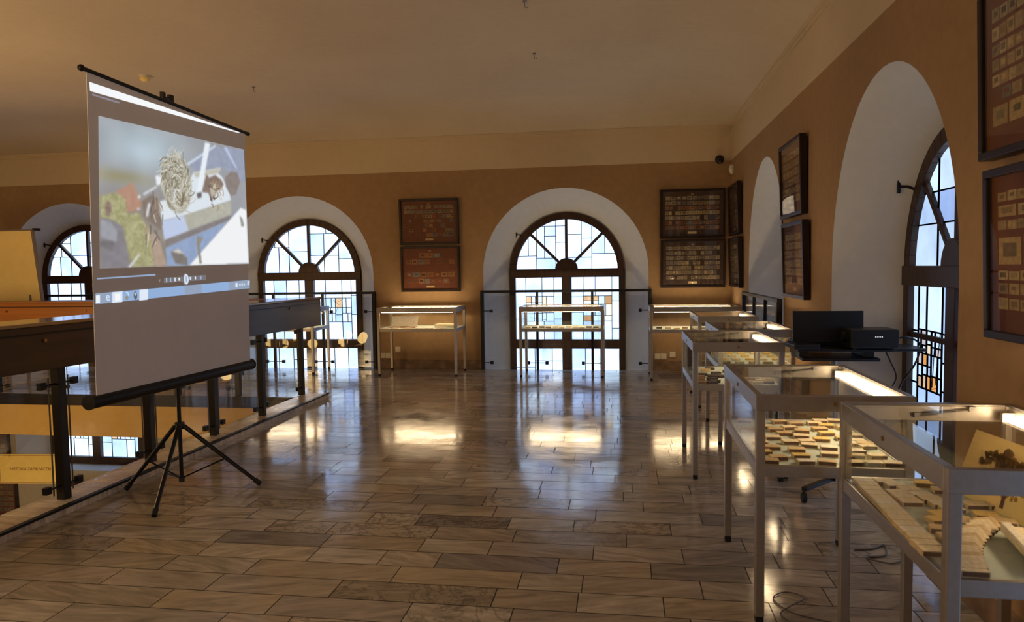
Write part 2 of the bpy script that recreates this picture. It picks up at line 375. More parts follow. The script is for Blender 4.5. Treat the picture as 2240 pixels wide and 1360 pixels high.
# marble kerb round the void
b = B(); rnd = random.Random(4); y = VY0
while y < 8.0:
    L = rnd.uniform(.45, .9); t = TONES[rnd.randrange(10)]; b.col = t; b.r = (rnd.random(), rnd.random()*.7, rnd.random(), 1)
    b.box(VX1, KX, y + .002, min(y + L, 8.02) - .002, -.1, .045); y += L
b.build('trim_2', 'kerb', kind='structure', colattr=True, bevel=.003)
b = B(); b.box(KX - .03, KX + .004, VY0, 8.03, .04, .056); b.box(XL, KX - .03, VY1 - .012, VY1 + .02, -.13, .004); b.box(VX1 - .012, VX1 + .0, VY0, VY1, -.13, .02)
b.build('trim_3', 'steel', kind='structure')
# worn stone skirting
for nm, spans in (('far', [(-3.72, -2.04), (.37, XR), (-7.6, -6.15)]),):
    b = B()
    for a, c in spans: b.box(a, c, YF - .02, YF + .01, 0, .135)
    b.build('baseboard_' + nm, 'stone', kind='structure', bevel=.004)
b = B()
for a, c in ((9.0, YF - .02), (5.52, 7.06), (2.0, 3.5)): b.box(XR - .02, XR + .01, a, c, 0, .135)
b.build('baseboard_right', 'stone', kind='structure', bevel=.004)

# ------------------------------------------------------------------ arched stained-glass windows
def clip_poly(poly, cx, a, b, zs):
    """clip to the half ellipse above zs"""
    pts = arc(cx, a, b, zs, 28)
    out = poly
    n = len(pts)
    for i in range(n - 1):
        (x0, z0), (x1, z1) = pts[i], pts[i+1]; nxt = []
        side = lambda p: (x1-x0)*(p[1]-z0) - (z1-z0)*(p[0]-x0)
        for j in range(len(out)):
            p, q = out[j], out[(j+1) % len(out)]; sp, sq = side(p), side(q)
            if sp <= 0: nxt.append(p)
            if (sp < 0 < sq) or (sq < 0 < sp):
                t = sp/(sp-sq); nxt.append((p[0]+t*(q[0]-p[0]), p[1]+t*(q[1]-p[1])))
        out = nxt
        if len(out) < 3: return []
    return out
def parts_rect(u0, u1, z0, z1, mn, rnd):
    w, h = u1-u0, z1-z0
    if (w < mn*1.5 and h < mn*1.9) or w*h < mn*mn*1.3: return [(u0, u1, z0, z1)]
    if (w > h*.9 and w > mn*1.25) or h < mn*1.3:
        s = u0 + w*rnd.choice([.36, .42, .5, .58, .64]); return parts_rect(u0, s, z0, z1, mn, rnd) + parts_rect(s, u1, z0, z1, mn, rnd)
    s = z0 + h*rnd.choice([.34, .42, .5, .6, .66]); return parts_rect(u0, u1, z0, s, mn, rnd) + parts_rect(u0, u1, s, z1, mn, rnd)
PALE = [lin(170,200,250), lin(184,214,255), lin(196,222,255), lin(190,218,255), lin(180,208,255), lin(200,226,255), lin(160,190,246)]
TINT = [lin(206,180,150), lin(190,160,130), lin(220,206,180), lin(224,220,206), lin(230,208,170), lin(175,168,175)]
def window(idx, mp, c, a0, b0, sx, seed, depth=.4, orange=0):
    rnd = random.Random(seed); a1, b1 = .862*sx, .875
    root = struct_empty('window_%d' % idx)
    # plaster reveal, splayed
    b = B(); o = [(c-a0, ZB)] + arc(c, a0, b0, ZS) + [(c+a0, ZB)]; i = [(c-a1, ZB)] + arc(c, a1, b1, ZS) + [(c+a1, ZB)]
    for k in range(len(o)-1): b.add([mp(o[k][0], 0, o[k][1]), mp(o[k+1][0], 0, o[k+1][1]), mp(i[k+1][0], depth, i[k+1][1]), mp(i[k][0], depth, i[k][1])], [(0, 1, 2, 3)])
    b.build('window_reveal', 'plaster', root)
    b = B(); b.prism([mp(c-a0, -.02, ZB), mp(c+a0, -.02, ZB), mp(c+a1, depth+.02, ZB), mp(c-a1, depth+.02, ZB)], (0, 0, -.05)); b.build('window_sill', 'plaster', root)
    # wooden frame
    b = B(); d0, d1 = depth - (.04 if mp is far_mp else .015), depth + .06
    def pr(poly, e0=d0, e1=d1): n = [mp(u, e0, z) for u, z in poly]; v0 = Vector(mp(0, e0, 0)); v1_ = Vector(mp(0, e1, 0)); b.prism(n, v1_ - v0)
    def rect(u0, u1, z0, z1, e0=d0, e1=d1): pr([(u0, z0), (u1, z0), (u1, z1), (u0, z1)], e0, e1)
    t = .085*sx; ain, bin_ = a1 - .1*sx, b1 - .1
    oo, ii = arc(c, a1, b1, ZS, 24), arc(c, ain, bin_, ZS, 24)
    for k in range(24): pr([oo[k], ii[k], ii[k+1], oo[k+1]])
    rect(c-a1, c-a1+t, ZB, ZS); rect(c+a1-t, c+a1, ZB, ZS)
    rect(c-a1, c+a1, 1.345, 1.475, d0-.012, d1); rect(c-.073*sx, c+.073*sx, ZB, 1.36, d0-.006, d1)
    for z0, z1 in ((.267, .406), (-.95, -.81), (ZB, ZB+.12)): rect(c-a1+t, c+a1-t, z0, z1, d0+.004, d1)
    rect(c-.02*sx, c+.02*sx, ZS, ZS+bin_+.02, d0+.015, d1-.01)
    for sg in (-1, 1):
        ux, uz = sg*.7071*sx, .7071; px_, pz_ = .7071*sx*.02, -sg*.7071*.02
        e = .80
        pr([(c+ux*.12+px_, ZS+.02+uz*.12+pz_), (c+ux*.12-px_, ZS+.02+uz*.12-pz_), (c+ux*e-px_, ZS+.02+uz*e-pz_), (c+ux*e+px_, ZS+.02+uz*e+pz_)], d0+.015, d1-.01)
    pr([(c-.17*sx, ZS+.02)] + [(c-.17*sx*math.cos(math.pi*k/14), ZS+.03+.165*math.sin(math.pi*k/14)) for k in range(15)] + [(c+.17*sx, ZS+.02)], d0-.004, d1-.01)
    if orange: rect(c-a1+t, c+a1-t, 1.0, 1.035, d0+.02, d1-.01)
    b.build('window_frame', 'wood', root, bevel=.004)
    # glass and leads
    g = B(); L = B(); dg = depth + .03
    def seg(p, q, w=.0048):
        P, Q = Vector(mp(p[0], dg - .004, p[1])), Vector(mp(q[0], dg - .004, q[1]))
        if (P-Q).length > .01: L.bar(P, Q, w*2 , w*2)
    def cell(r, col, fan=False):
        poly = [(r[0], r[2]), (r[1], r[2]), (r[1], r[3]), (r[0], r[3])]
        if fan: poly = clip_poly(poly, c, a1-.05*sx, b1-.05, ZS)
        if len(poly) < 3: return
        f = rnd.uniform(.9, 1.06); g.col = (col[0]*f, col[1]*f, col[2]*f, 1); g.ngon([mp(u, dg, z) for u, z in poly])
        for k in range(len(poly)):
            p, q = poly[k], poly[(k+1) % len(poly)]
            if abs(p[0]-q[0]) < 1e-6 or abs(p[1]-q[1]) < 1e-6: seg(p, q)
    if idx == 3:
        k_ = .002385; W = [(360,450,330,512),(450,502,340,512),(360,502,512,610),(502,625,527,610),(502,553,325,527),(553,625,388,527),(553,625,325,388),(440,625,220,325),(625,693,220,325),(625,693,325,428),(625,693,428,610),
             (693,787,220,380),(693,787,380,525),(787,852,220,405),(787,852,405,525),(852,933,260,502),(933,1030,330,502),(852,1030,502,610),(693,852,525,610)]
        for x0, x1, y0, y1 in W: cell((c+(x0-693)*k_, c+(x1-693)*k_, 1.475+(595-y1)*k_, 1.475+(595-y0)*k_), rnd.choice(PALE), True)
    else:
        mn = .27 if mp is far_mp else .36
        for r in parts_rect(c-a1+.03, c, ZS, ZS+b1, mn*sx, rnd) + parts_rect(c, c+a1-.03, ZS, ZS+b1, mn*sx, rnd): cell(r, rnd.choice(PALE), True)
    for sg in (-1, 1):
        ua, ub = (c-a1+.03, c-.04*sx) if sg < 0 else (c+.04*sx, c+a1-.03)
        w = ub-ua
        for z0, z1, orn in ((.36, 1.40, (.68, 1.06)), (-.86, .3, None), (ZB+.06, -.90, (-1.3, -.95))):
            if orn:
                oa, ob = ua+.26*w, ua+.80*w
                for r in ((ua, oa, z0, z1), (ob, ub, z0, z1), (oa, ob, z0, orn[0]), (oa, ob, orn[1], z1)):
                    for q in parts_rect(*r, .26*sx, rnd): cell(q, rnd.choice(PALE))
                if idx == 3 and sg > 0 and orn[0] > 0:
                    for x0, x1, y0, y1, cc in ((795,880,770,800,lin(180,150,118)),(795,880,800,822,PALE[2]),(880,915,770,822,PALE[1]),(915,955,770,822,lin(160,125,92)),(920,955,822,895,TINT[2]),(795,850,895,930,lin(165,125,90)),(850,955,895,930,PALE[3]),(795,860,822,895,PALE[4]),(860,920,822,895,PALE[0])):
                        cell((oa+(x0-795)/160*(ob-oa), oa+(x1-795)/160*(ob-oa), orn[0]+(930-y1)/160*(orn[1]-orn[0]), orn[0]+(930-y0)/160*(orn[1]-orn[0])), cc)
                    continue
                for q in parts_rect(oa, ob, orn[0], orn[1], .085*sx, rnd):
                    p_t = .35 if orange else (.22 if sg > 0 else .10)
                    cc = rnd.choice(TINT) if rnd.random() < p_t else rnd.choice(PALE)
                    if orange and rnd.random() < .12: cc = lin(215, 150, 85)
                    cell(q, cc)
                for k in range(3):
                    p = (rnd.uniform(oa, ob), rnd.uniform(orn[0], orn[1])); q = (rnd.uniform(oa, ob), rnd.uniform(orn[0], orn[1])); seg(p, q, .0022)
            else:
                for q in parts_rect(ua, ub, z0, z1, .28*sx, rnd): cell(q, rnd.choice(PALE))
    g.build('stained_glass', 'stain_side' if mp is right_mp else 'stain', root, colattr=True); L.build('lead_came', 'lead', root)
    # iron bracket beside the arch head
    k = B(); sd = -1 if mp is far_mp else 1; P = Vector(mp(c + sd*a1*.77, depth - .0, ZS + b1*.60)); s2 = Vector(mp(c + sd*a1*.86, depth - .09, ZS + b1*.64))
    k.tube([P, (P+s2)/2 + Vector((0, 0, .012)), s2], .009); k.bar(s2 - Vector((0, 0, .045)), s2 + Vector((0, 0, .045)), .018, .018, (1, 0, 0)); k.build('window_bracket', 'steel', root)
    return root
window(1, far_mp, -8.83, 1.2, 1.2, 1, 11); window(2, far_mp, -4.93, 1.2, 1.2, 1, 12); window(3, far_mp, -.835, 1.2, 1.2, 1, 21)
window(4, right_mp, 8.03, .965, 1.19, .83, 14); window(5, right_mp, 4.515, 1.0, 1.19, .84, 15, orange=1)
window(6, right_mp, 1.0, 1.0, 1.19, .84, 16); window(7, right_mp, -2.6, 1.0, 1.19, .84, 17); window(8, far_mp, -12.6, 1.2, 1.2, 1, 18)

# ------------------------------------------------------------------ railings
def clamp(P, along, nrm, side, root):
    """thin arm from a post to a square pad holding the glass"""
    b = B(); P = Vector(P); al = Vector(along)*side; n = Vector(nrm)
    b.cyl(P, P + al*.12, .006, n=8); b.obox(P + al*.135, Vector(along)*.022, n*.016, Vector((0, 0, .022)))
    b.build('glass_clamp', 'steel', root)
def window_railing(label, mp, c, a, nmid):
    root = thing('window_railing', label, 'railing', mp(c, -.05, 0), 0, 'black window railings')
    o = Vector(mp(c, -.05, 0)); X = Vector(mp(1, 0, 0)) - Vector(mp(0, 0, 0)); Nn = Vector(mp(0, 1, 0)) - Vector(mp(0, 0, 0))
    us = [-a-.015] + [(-a + 2*a*(k+1)/(nmid+1)) for k in range(nmid)] + [a+.015]
    b = B(); b.bar(X*(us[0]-.025) + Vector((0,0,1.155)), X*(us[-1]+.025) + Vector((0,0,1.155)), .045, .036); b.build('top_rail', 'steel', root, bevel=.003)
    for k, u in enumerate(us):
        w = .05 if k in (0, len(us)-1) else .036
        b = B(); b.obox(X*u + Vector((0,0,.57)), X*w/2, Nn*w/2, Vector((0,0,.57))); b.build('post', 'steel', root, bevel=.002)
    for k in range(len(us)-1):
        b = B(); u0, u1 = us[k]+.07, us[k+1]-.07
        b.obox(X*(u0+u1)/2 + Vector((0,0,.56)), X*(u1-u0)/2, Nn*.004, Vector((0,0,.53))); b.build('glass_panel', 'rglass', root)
        for z in (.105, .87):
            clamp(X*us[k] + Vector((0,0,z)), X, Nn, 1, root); clamp(X*us[k+1] + Vector((0,0,z)), X, Nn, -1, root)
    return root
window_railing('black steel and glass railing across the middle arched window, behind the case standing there', far_mp, -.835, 1.2, 2)
window_railing('black railing across the arched window right of the projection screen', far_mp, -4.93, 1.2, 2)
window_railing('black railing across the leftmost arched window, left of the projection screen', far_mp, -8.83, 1.2, 2)
window_railing('black railing across the narrow far opening in the right wall', right_mp, 8.03, .965, 2)

def balustrade(name, label, posts, z0, ztop):
    root = thing(name, label, 'balustrade', (posts[0][0], posts[0][1], z0)); o = Vector((posts[0][0], posts[0][1], z0))
    P = [Vector((x, y, z0)) - o for x, y in posts]
    for p in P:
        b = B(); b.box(p.x-.030, p.x+.030, p.y-.030, p.y+.030, 0, ztop(p.y+o.y)-z0); b.build('post', 'steel', root, bevel=.002)
    for p, q in zip(P, P[1:]):
        al = (q-p).normalized(); n = Vector((-al.y, al.x, 0)); L = (q-p).length
        b = B(); m = (p+q)/2; b.obox(m + Vector((0,0,.42)), al*(L/2-.085), n*.004, Vector((0,0,.38))); g = b.build('glass_panel', 'rglass', root)
        for sg in (-1, 1):
            e = B(); e.obox(m + al*sg*(L/2-.082) + Vector((0,0,.42)), al*.0018, n*.005, Vector((0,0,.38))); e.build('glass_edge', 'gedge', g)
        for z in (.09, .755): clamp(p + Vector((0,0,z)), al, n, 1, root); clamp(q + Vector((0,0,z)), al, n, -1, root)
    return root
balustrade('glass_balustrade', 'black posts and glass panels along the near edge of the void, under the dark desk',
           [(-3.61, 1.5), (-3.61, 2.37), (-3.61, 3.23), (-3.60, 4.1), (-3.62, 5.0), (-3.62, 5.88), (-3.61, 6.73), (-3.74, 7.91)], .045, lambda y: .945 + (y-2.2)*(.862-.945)/5.75 - .003)
balustrade('glass_balustrade', 'black posts and glass panels along the far edge of the void, under the orange desk',
           [(-4.6, 8.02), (-5.4, 8.02), (-6.23, 8.02), (-7.05, 8.02), (-7.9, 8.02), (-8.75, 8.02)], 0, lambda y: .877)

# long display desks that cap the balustrades
def desk(label, pts, zlo, zhi, m, top):
    """pts: front line (two points) and inward offset"""
    (x0, y0), (x1, y1), off = pts
    root = thing('rail_desk', label, 'desk', (x0, y0, zlo[0])); o = Vector((x0, y0, zlo[0]))
    A_, B_ = Vector((x0, y0, 0)), Vector((x1, y1, 0)); of = Vector(off)
    def hexa(ins0, ins1, za, zb, e0=0, e1=0):
        al = (B_-A_).normalized(); n = of.normalized(); w = of.length
        a, c = A_ - al*e0, B_ + al*e1
        P = [a - n*ins0, c - n*ins0, c + n*(w+ins1), a + n*(w+ins1)]
        Z = lambda zz: [zz[0], zz[1], zz[1], zz[0]]
        return [Vector((p.x, p.y, z)) - o for p, z in zip(P, Z(za))] + [Vector((p.x, p.y, z)) - o for p, z in zip(P, Z(zb))]
    F = [(0,3,2,1),(4,5,6,7),(0,1,5,4),(1,2,6,5),(2,3,7,6),(3,0,4,7)]
    h = (zhi[0]-.022, zhi[1]-.022)
    b = B(); b.add(hexa(0, 0, zlo, h), F); b.build('desk_case', m, root, bevel=.004)
    b = B(); b.add(hexa(.014, .014, h, zhi, .014, .014), F); b.build('desk_top', top, root, bevel=.004)
    b = B(); b.add(hexa(.006, 0, (h[0]-.05, h[1]-.05), (h[0]-.042, h[1]-.042)), F); b.build('desk_groove', 'steel', root)
    b = B(); al = (B_-A_).normalized(); n = of.normalized(); Ln = (B_-A_).length
    k = 0
    while (k+.5)*1.1 < Ln:
        p = A_ + al*(k+.5)*1.1 - o; p.z = (zlo[0]+zhi[0])/2 + .02 - zlo[0]; b.cyl(p - n*.012, p + n*.01, .012, n=12); k += 1
    b.build('desk_lock', 'brass', root)
    return root
desk('long dark glossy wooden desk capping the near balustrade, passing behind the projection screen', ((-3.45, 2.2), (-3.49, 7.95), (-.34, 0, 0)), (.945, .862), (1.222, 1.192), 'deskwood', 'desktop')
desk('long wooden desk on the far balustrade, lit orange, left of the screen', ((-10.4, 7.95), (-3.95, 7.95), (0, .36, 0)), (.88, .88), (1.165, 1.165), 'deskorange', 'deskorange')

# ------------------------------------------------------------------ glass display cases
CZ0, CZ1, CRIM, CTOP = .625, .668, .899, .965
def make_case(label, lx, ly, tube_side):
    root = thing('display_case', label, 'display case', (0, 0, 0), 0, 'lit glass display cases on aluminium legs')
    hx, hy = lx/2, ly/2; p = .036
    for sx in (-1, 1):
        for sy in (-1, 1):
            x, y = sx*(hx-p/2), sy*(hy-p/2)
            b = B(); b.box(x-p/2, x+p/2, y-p/2, y+p/2, .03, CTOP-.004)
            lg = b.build('leg', 'alu', root, bevel=.003)
            b = B(); b.box(x-.016, x+.016, y-.016, y+.016, 0, .034); b.build('rubber_foot', 'rubber', lg, bevel=.002)
    b = B(); t = .026
    b.box(-hx-.002, hx+.002, -hy-.002, -hy+t, CRIM, CTOP); b.box(-hx-.002, hx+.002, hy-t, hy+.002, CRIM, CTOP)
    b.box(-hx-.002, -hx+t, -hy+t, hy-t, CRIM, CTOP); b.box(hx-t, hx+.002, -hy+t, hy-t, CRIM, CTOP)
    rim = b.build('top_frame', 'alu', root, bevel=.003)
    b = B(); b.cyl((0, -hy-.006, (CRIM+CTOP)/2), (0, -hy, (CRIM+CTOP)/2), .008, n=12); b.cyl((-hx-.006, 0, (CRIM+CTOP)/2), (-hx, 0, (CRIM+CTOP)/2), .008, n=12); b.build('lock', 'brass', rim)
    b = B(); r = .022
    b.box(-hx+p, hx-p, -hy+.004, -hy+r, CZ0, CZ1+.004); b.box(-hx+p, hx-p, hy-r, hy-.004, CZ0, CZ1+.004)
    b.box(-hx+.004, -hx+r, -hy+p, hy-p, CZ0, CZ1+.004); b.box(hx-r, hx-.004, -hy+p, hy-p, CZ0, CZ1+.004)
    b.build('tray_rail', 'alu', root, bevel=.002)
    b = B(); b.box(-hx+r, hx-r, -hy+r, hy-r, CZ1-.018, CZ1-.002); b.build('tray', 'panel', root)
    b = B(); b.box(-hx+r+.004, hx-r-.004, -hy+r+.004, hy-r-.004, CZ1-.002, CZ1); b.build('tray_lining', 'cloth', root)
    zz = (CZ1+.004, CRIM)
    for x0, x1, y0, y1 in ((-hx+p, hx-p, -hy+.010, -hy+.014), (-hx+p, hx-p, hy-.014, hy-.010), (-hx+.010, -hx+.014, -hy+p, hy-p), (hx-.014, hx-.010, -hy+p, hy-p)):
        b = B(); b.box(x0, x1, y0, y1, *zz); b.build('side_glass', 'glass', root)
    b = B(); b.box(-hx+t, hx-t, -hy+t, hy-t, CTOP-.010, CTOP-.005); b.build('top_glass', 'glass', root)
    # lamp along one long edge, inside the top frame
    b = B(); h = B()
    if tube_side == 'x':
        b.box(hx-t-.034, hx-t-.014, -hy+.07, hy-.07, CTOP-.052, CTOP-.032)
        for y in (-hy+.06, hy-.06): h.box(hx-t-.038, hx-t, y-.010, y+.010, CTOP-.056, CTOP-.024)
    else:
        b.box(-hx+.07, hx-.07, hy-t-.105, hy-t-.085, CTOP-.032, CTOP-.014)
        b.box(-hx+.06, hx-.06, -hy+t-.008, -hy+t+.0, CRIM-.0045, CRIM-.0005)  # added glowing strip under the front rim, brightens the contents
        for x in (-hx+.06, hx-.06): h.box(x-.010, x+.010, hy-t-.11, hy-t, CTOP-.036, CTOP-.012)
    fx = h.build('light_fixture', 'white', root); b.build('light_tube', 'tube', fx, bevel=.003)
    # lid stay on the inner face of the far short side
    if tube_side == 'x':
        b = B(); y = hy-t-.010; z = (CRIM+CTOP)/2+.004
        b.cyl((-.03, y, z-.012), (.15, y, z+.012), .0045, n=8); b.cyl((-.03, y, z-.012), (.03, y, z-.004), .008, n=8)
        b.box(-.05, -.026, y-.006, y+.010, z-.022, z-.004); b.box(.14, .165, y-.006, y+.010, z+.003, z+.021); b.build('lid_stay', 'greyb', root)
    return root
CASES = [  # label, centre, kind
 ('nearest glass case at the right edge, holding a tree print and long rows of matchboxes', (1.135, 2.45), 'x'),
 ('second glass case from the front, filled with scattered tan matchboxes on pale green lining', (.845, 3.51), 'x'),
 ('third glass case from the front, its left glass mirroring a bright window', (.785, 5.57), 'x'),
 ('glass case close to the right wall, just behind the third case, with dark reflective top', (1.085, 6.58), 'x'),
 ('farthest glass case of the right-hand row, small and partly hidden behind the others', (1.08, 8.15), 'x'),
 ('glass case in the far right corner under two dark framed collections', (.92, 9.78), 'y'),
 ('glass case standing in front of the middle arched window, small flat items inside', (-.83, 9.99), 'y'),
 ('glowing glass case by the far wall under the two reddish frames, open album inside', (-2.85, 9.98), 'y'),
 ('white-framed glass case half hidden behind the dark desk, just right of the screen', (-4.985, 10.06), 'y')]
protos = {}; case_obj = []
for lab, (x, y), kd in CASES:
    if kd not in protos: protos[kd] = r = make_case(lab, *((.61, .945) if kd == 'x' else (1.145, .60)), kd)
    else: r = copy_tree(protos[kd]); r['label'] = lab
    r.location = (x, y, 0); case_obj.append(r)

# ------------------------------------------------------------------ matchboxes
BX, BY, BH = .068, .047, .018
TOPS = {
 'cream': (.78, .66, .45, 1), 'tan': (.62, .45, .24, 1), 'yellow': (.74, .52, .16, 1), 'brown': (.30, .17, .08, 1), 'pale': (.78, .72, .60, 1), 'dark': (.07, .05, .045, 1)}
mb_mats = {k: mat('matchbox_paper_' + k, c, .65, noise=.16, nscale=70) for k, c in TOPS.items()}
tray_m = mat('matchbox_tray_card', (.62, .48, .26, 1), .7)
def make_box(kind, open_=0):
    root = thing('matchbox', kind + ' matchbox', 'matchbox')
    b = B(); t = .0012; b.box(-BX/2, BX/2, -BY/2+.0006, BY/2-.0006, 0, BH); b.build('sleeve', mb_mats[kind], root, bevel=.0008)
    b = B(); b.box(-BX/2+.002, BX/2-.002, -BY/2-.0002, -BY/2+.0008, .0025, BH-.0025); b.box(-BX/2+.002, BX/2-.002, BY/2-.0008, BY/2+.0002, .0025, BH-.0025); b.build('striker', 'strip', root)
    e = BX/2 + .0015 + open_
    b = B(); b.box(-BX/2-.0015+open_, e, -BY/2+.0025, BY/2-.0025, .0015, BH-.0015); b.build('inner_tray', tray_m, root)
    return root
box_protos = {}
def put_box(kind, x, y, z, rz, label, group, tilt=0, sc=1.0, plain=False):
    key = (kind, plain)
    if key not in box_protos:
        if plain:
            b = B(); b.box(-BX/2, BX/2, -BY/2, BY/2, 0, BH); b.box(-BX/2-.0015, BX/2+.0015, -BY/2+.003, BY/2-.003, .002, BH-.002)
            r = b.build('matchbox', mb_mats[kind]); tag(r, '', 'matchbox')
        else: r = make_box(kind)
        box_protos[key] = r
    else: r = copy_tree(box_protos[key])
    r['label'] = label; r['category'] = 'matchbox'; r['group'] = group
    r.location = (x, y, z); r.rotation_euler = (tilt, 0, rz); r.scale = (sc, sc, sc)
    return r
ORD = ['first', 'second', 'third', 'fourth', 'fifth', 'sixth', 'seventh', 'eighth', 'ninth', 'tenth', 'eleventh', 'twelfth', 'thirteenth', 'fourteenth', 'fifteenth', 'sixteenth', 'seventeenth', 'eighteenth']
ZC = CZ1 + .0005
rnd = random.Random(12)
# nearest case: long file of boxes beside its left glass
(xa, ya), (xb, yb) = (.893, 2.832), (.868, 2.158)
for i in range(14):
    t = i/13; put_box('cream' if i % 5 else 'pale', xa+(xb-xa)*t + rnd.uniform(-.002, .002), ya+(yb-ya)*t, ZC, rnd.uniform(-.05, .05),
        'cream matchbox, %s from the near end of the long file in the nearest case' % ORD[13-i], 'long file of matchboxes in the nearest case')
for i, (x, y) in enumerate([(.949, 2.784), (.973, 2.742), (1.001, 2.694), (1.018, 2.642), (1.031, 2.592), (1.045, 2.542), (1.058, 2.492)]):
    put_box('pale' if i % 2 else 'cream', x*1.0175, y*1.0175, ZC, .12, 'pale matchbox, %s from the back in the curved file in the nearest case' % ORD[i], 'curved file of matchboxes in the nearest case')
for i, (x, y) in enumerate([(.944, 2.652), (.947, 2.602), (.950, 2.552)]):
    put_box('cream', x*1.0175+.004, y*1.0175, ZC, .05, 'cream matchbox, %s from the back in the short file of three, nearest case' % ORD[i], 'short file of three matchboxes in the nearest case')
for i, (x, y, k, lab) in enumerate([(1.003, 2.44, 'yellow', 'yellowish matchbox beside the end of the curved file in the nearest case'), (.975, 2.385, 'yellow', 'yellowish matchbox right behind the corner post of the nearest case'),
        (.950, 2.300, 'tan', 'tan matchbox between the long file and the corner post of the nearest case'), (.948, 2.235, 'tan', 'tan matchbox nearest the front in the middle of the nearest case'),
        (1.085, 2.775, 'yellow', 'yellowish matchbox in the back row right of the curved file, nearest case'), (1.115, 2.70, 'cream', 'cream matchbox behind the curved file in the nearest case')]):
    put_box(k, x*1.0175, y*1.0175, ZC, rnd.uniform(-.3, .3), lab, 'loose matchboxes in the nearest case')
for x, y, k, rz, lab in [(1.046, 2.376, 'tan', 1.5, 'tan matchbox standing apart at the back left of the fanned stack, nearest case'), (.985, 2.215, 'pale', 1.5, 'pale matchbox with a dark end just left of the fanned stack, nearest case'),
        (1.150, 2.545, 'cream', .05, 'left one of two cream matchboxes side by side behind the fanned stack'), (1.222, 2.545, 'cream', .0, 'right one of two cream matchboxes side by side behind the fanned stack'),
        (1.138, 2.445, 'yellow', -.15, 'yellow matchbox behind the fanned stack in the nearest case'), (1.16, 2.385, 'tan', -.25, 'flat tan matchbox touching the big cream board in the nearest case')]:
    put_box(k, x*1.0175, y*1.0175, ZC, rz, lab, 'loose matchboxes in the nearest case')
# fanned stack: overlapping boxes lying one on another
fan = []
N = 15
for i in range(N):
    t = i/(N-1); x = 1.075 - .045*t - .095*t*t + .02*math.sin(t*3.1); y = 2.375 - .345*t
    x = 1.105 - .19*t + .035*math.sin(t*math.pi)*-1
    put_box('cream' if i % 3 else 'tan', x, y, ZC + (.012 if i < N-1 else 0), .30 - .35*t, 'cream matchbox, %s from the near end of the fanned stack in the nearest case' % ORD[N-1-i], 'fanned stack of matchboxes in the nearest case', tilt=math.radians(24) if i < N-1 else 0)
t = thing('open_album', 'pale album with raised white border at the front right of the nearest case', 'album', (1.225, 2.16, ZC + .0185), -.18)
b = B(); b.box(-.13, .13, -.145, .145, 0, .016); b.build('cover', mb_mats['cream'], t, bevel=.002)
b = B(); b.box(-.13, -.105, -.145, .145, .016, .028); b.box(.105, .13, -.145, .145, .016, .028); b.box(-.105, .105, -.145, -.12, .016, .022); b.build('border', mb_mats['pale'], t, bevel=.002)
put_box('dark', 1.185, 2.055, ZC, -.1, 'dark matchbox under the near edge of the pale album, nearest case', 'matchboxes under the album'); put_box('brown', 1.28, 2.23, ZC, 0, 'brown matchbox under the far side of the pale album, nearest case', 'matchboxes under the album')

# second case: scattered boxes
V2 = [(0.791, 3.813), (0.858, 3.772), (0.954, 3.781), (1.018, 3.847), (0.696, 3.69), (0.735, 3.628), (0.81, 3.678), (0.853, 3.609), (0.947, 3.66), (1.009, 3.74), (0.759, 3.546), (0.823, 3.5), (0.953, 3.564), (0.688, 3.46), (0.752, 3.378), (0.816, 3.395), (0.899, 3.44), (0.613, 3.358), (0.647, 3.271), (0.823, 3.323), (0.884, 3.284), (0.744, 3.239), (0.594, 3.184), (0.738, 3.136), (0.861, 3.173), (0.640, 3.10), (0.734, 3.038), (0.573, 3.03), (0.817, 3.035), (0.994, 3.375), (1.048, 3.417), (1.059, 3.32), (0.987, 3.228), (0.962, 3.155), (0.921, 3.038), (1.045, 3.154), (1.015, 3.028), (1.090, 3.035), (1.005, 3.469), (1.095, 3.519), (1.10, 3.386), (1.09, 3.70), (.62, 3.82), (.60, 3.60), (1.08, 3.86)]
def scatter(pts, kinds, sx, sy, x0, x1, y0, y1, case, group, rs, nrow, plain=False, jit=.45, skip=None):
    rnd = random.Random(rs); P = []
    for x, y in pts:
        x *= sx; y *= sy; x = min(max(x, x0+.065), x1-.065); y = min(max(y, y0+.055), y1-.055); P.append([x, y])
    for _ in range(60):                                  # push overlapping boxes apart
        for i in range(len(P)):
            for j in range(i):
                dx, dy = P[i][0]-P[j][0], P[i][1]-P[j][1]; ox, oy = .074-abs(dx), .054-abs(dy)
                if ox > 0 and oy > 0:
                    if ox < oy: s = .5*ox*(1 if dx >= 0 else -1); P[i][0] += s; P[j][0] -= s
                    else: s = .5*oy*(1 if dy >= 0 else -1); P[i][1] += s; P[j][1] -= s
        for q in P: q[0] = min(max(q[0], x0+.062), x1-.062); q[1] = min(max(q[1], y0+.05), y1-.05)
    P.sort(key=lambda q: q[1]); per = math.ceil(len(P)/nrow)
    for r in range(nrow):
        row = sorted(P[r*per:(r+1)*per]); 
        for i, (x, y) in enumerate(row):
            k = rnd.choice(kinds)
            put_box(k, x, y, ZC, rnd.uniform(-jit, jit)*.45, '%s matchbox, %s from left, %s row from front, %s' % ({'cream': 'cream', 'tan': 'tan', 'yellow': 'yellowish', 'brown': 'brown', 'pale': 'pale', 'dark': 'dark'}[k], ORD[i], ORD[r], case), group, plain=plain)
scatter(V2, ['cream', 'cream', 'tan', 'yellow', 'tan', 'cream', 'pale'], 1.0175, 1.0175, .54, 1.15, 3.04, 3.98, 'second case from the front', 'scattered matchboxes in the second case', 5, 7)
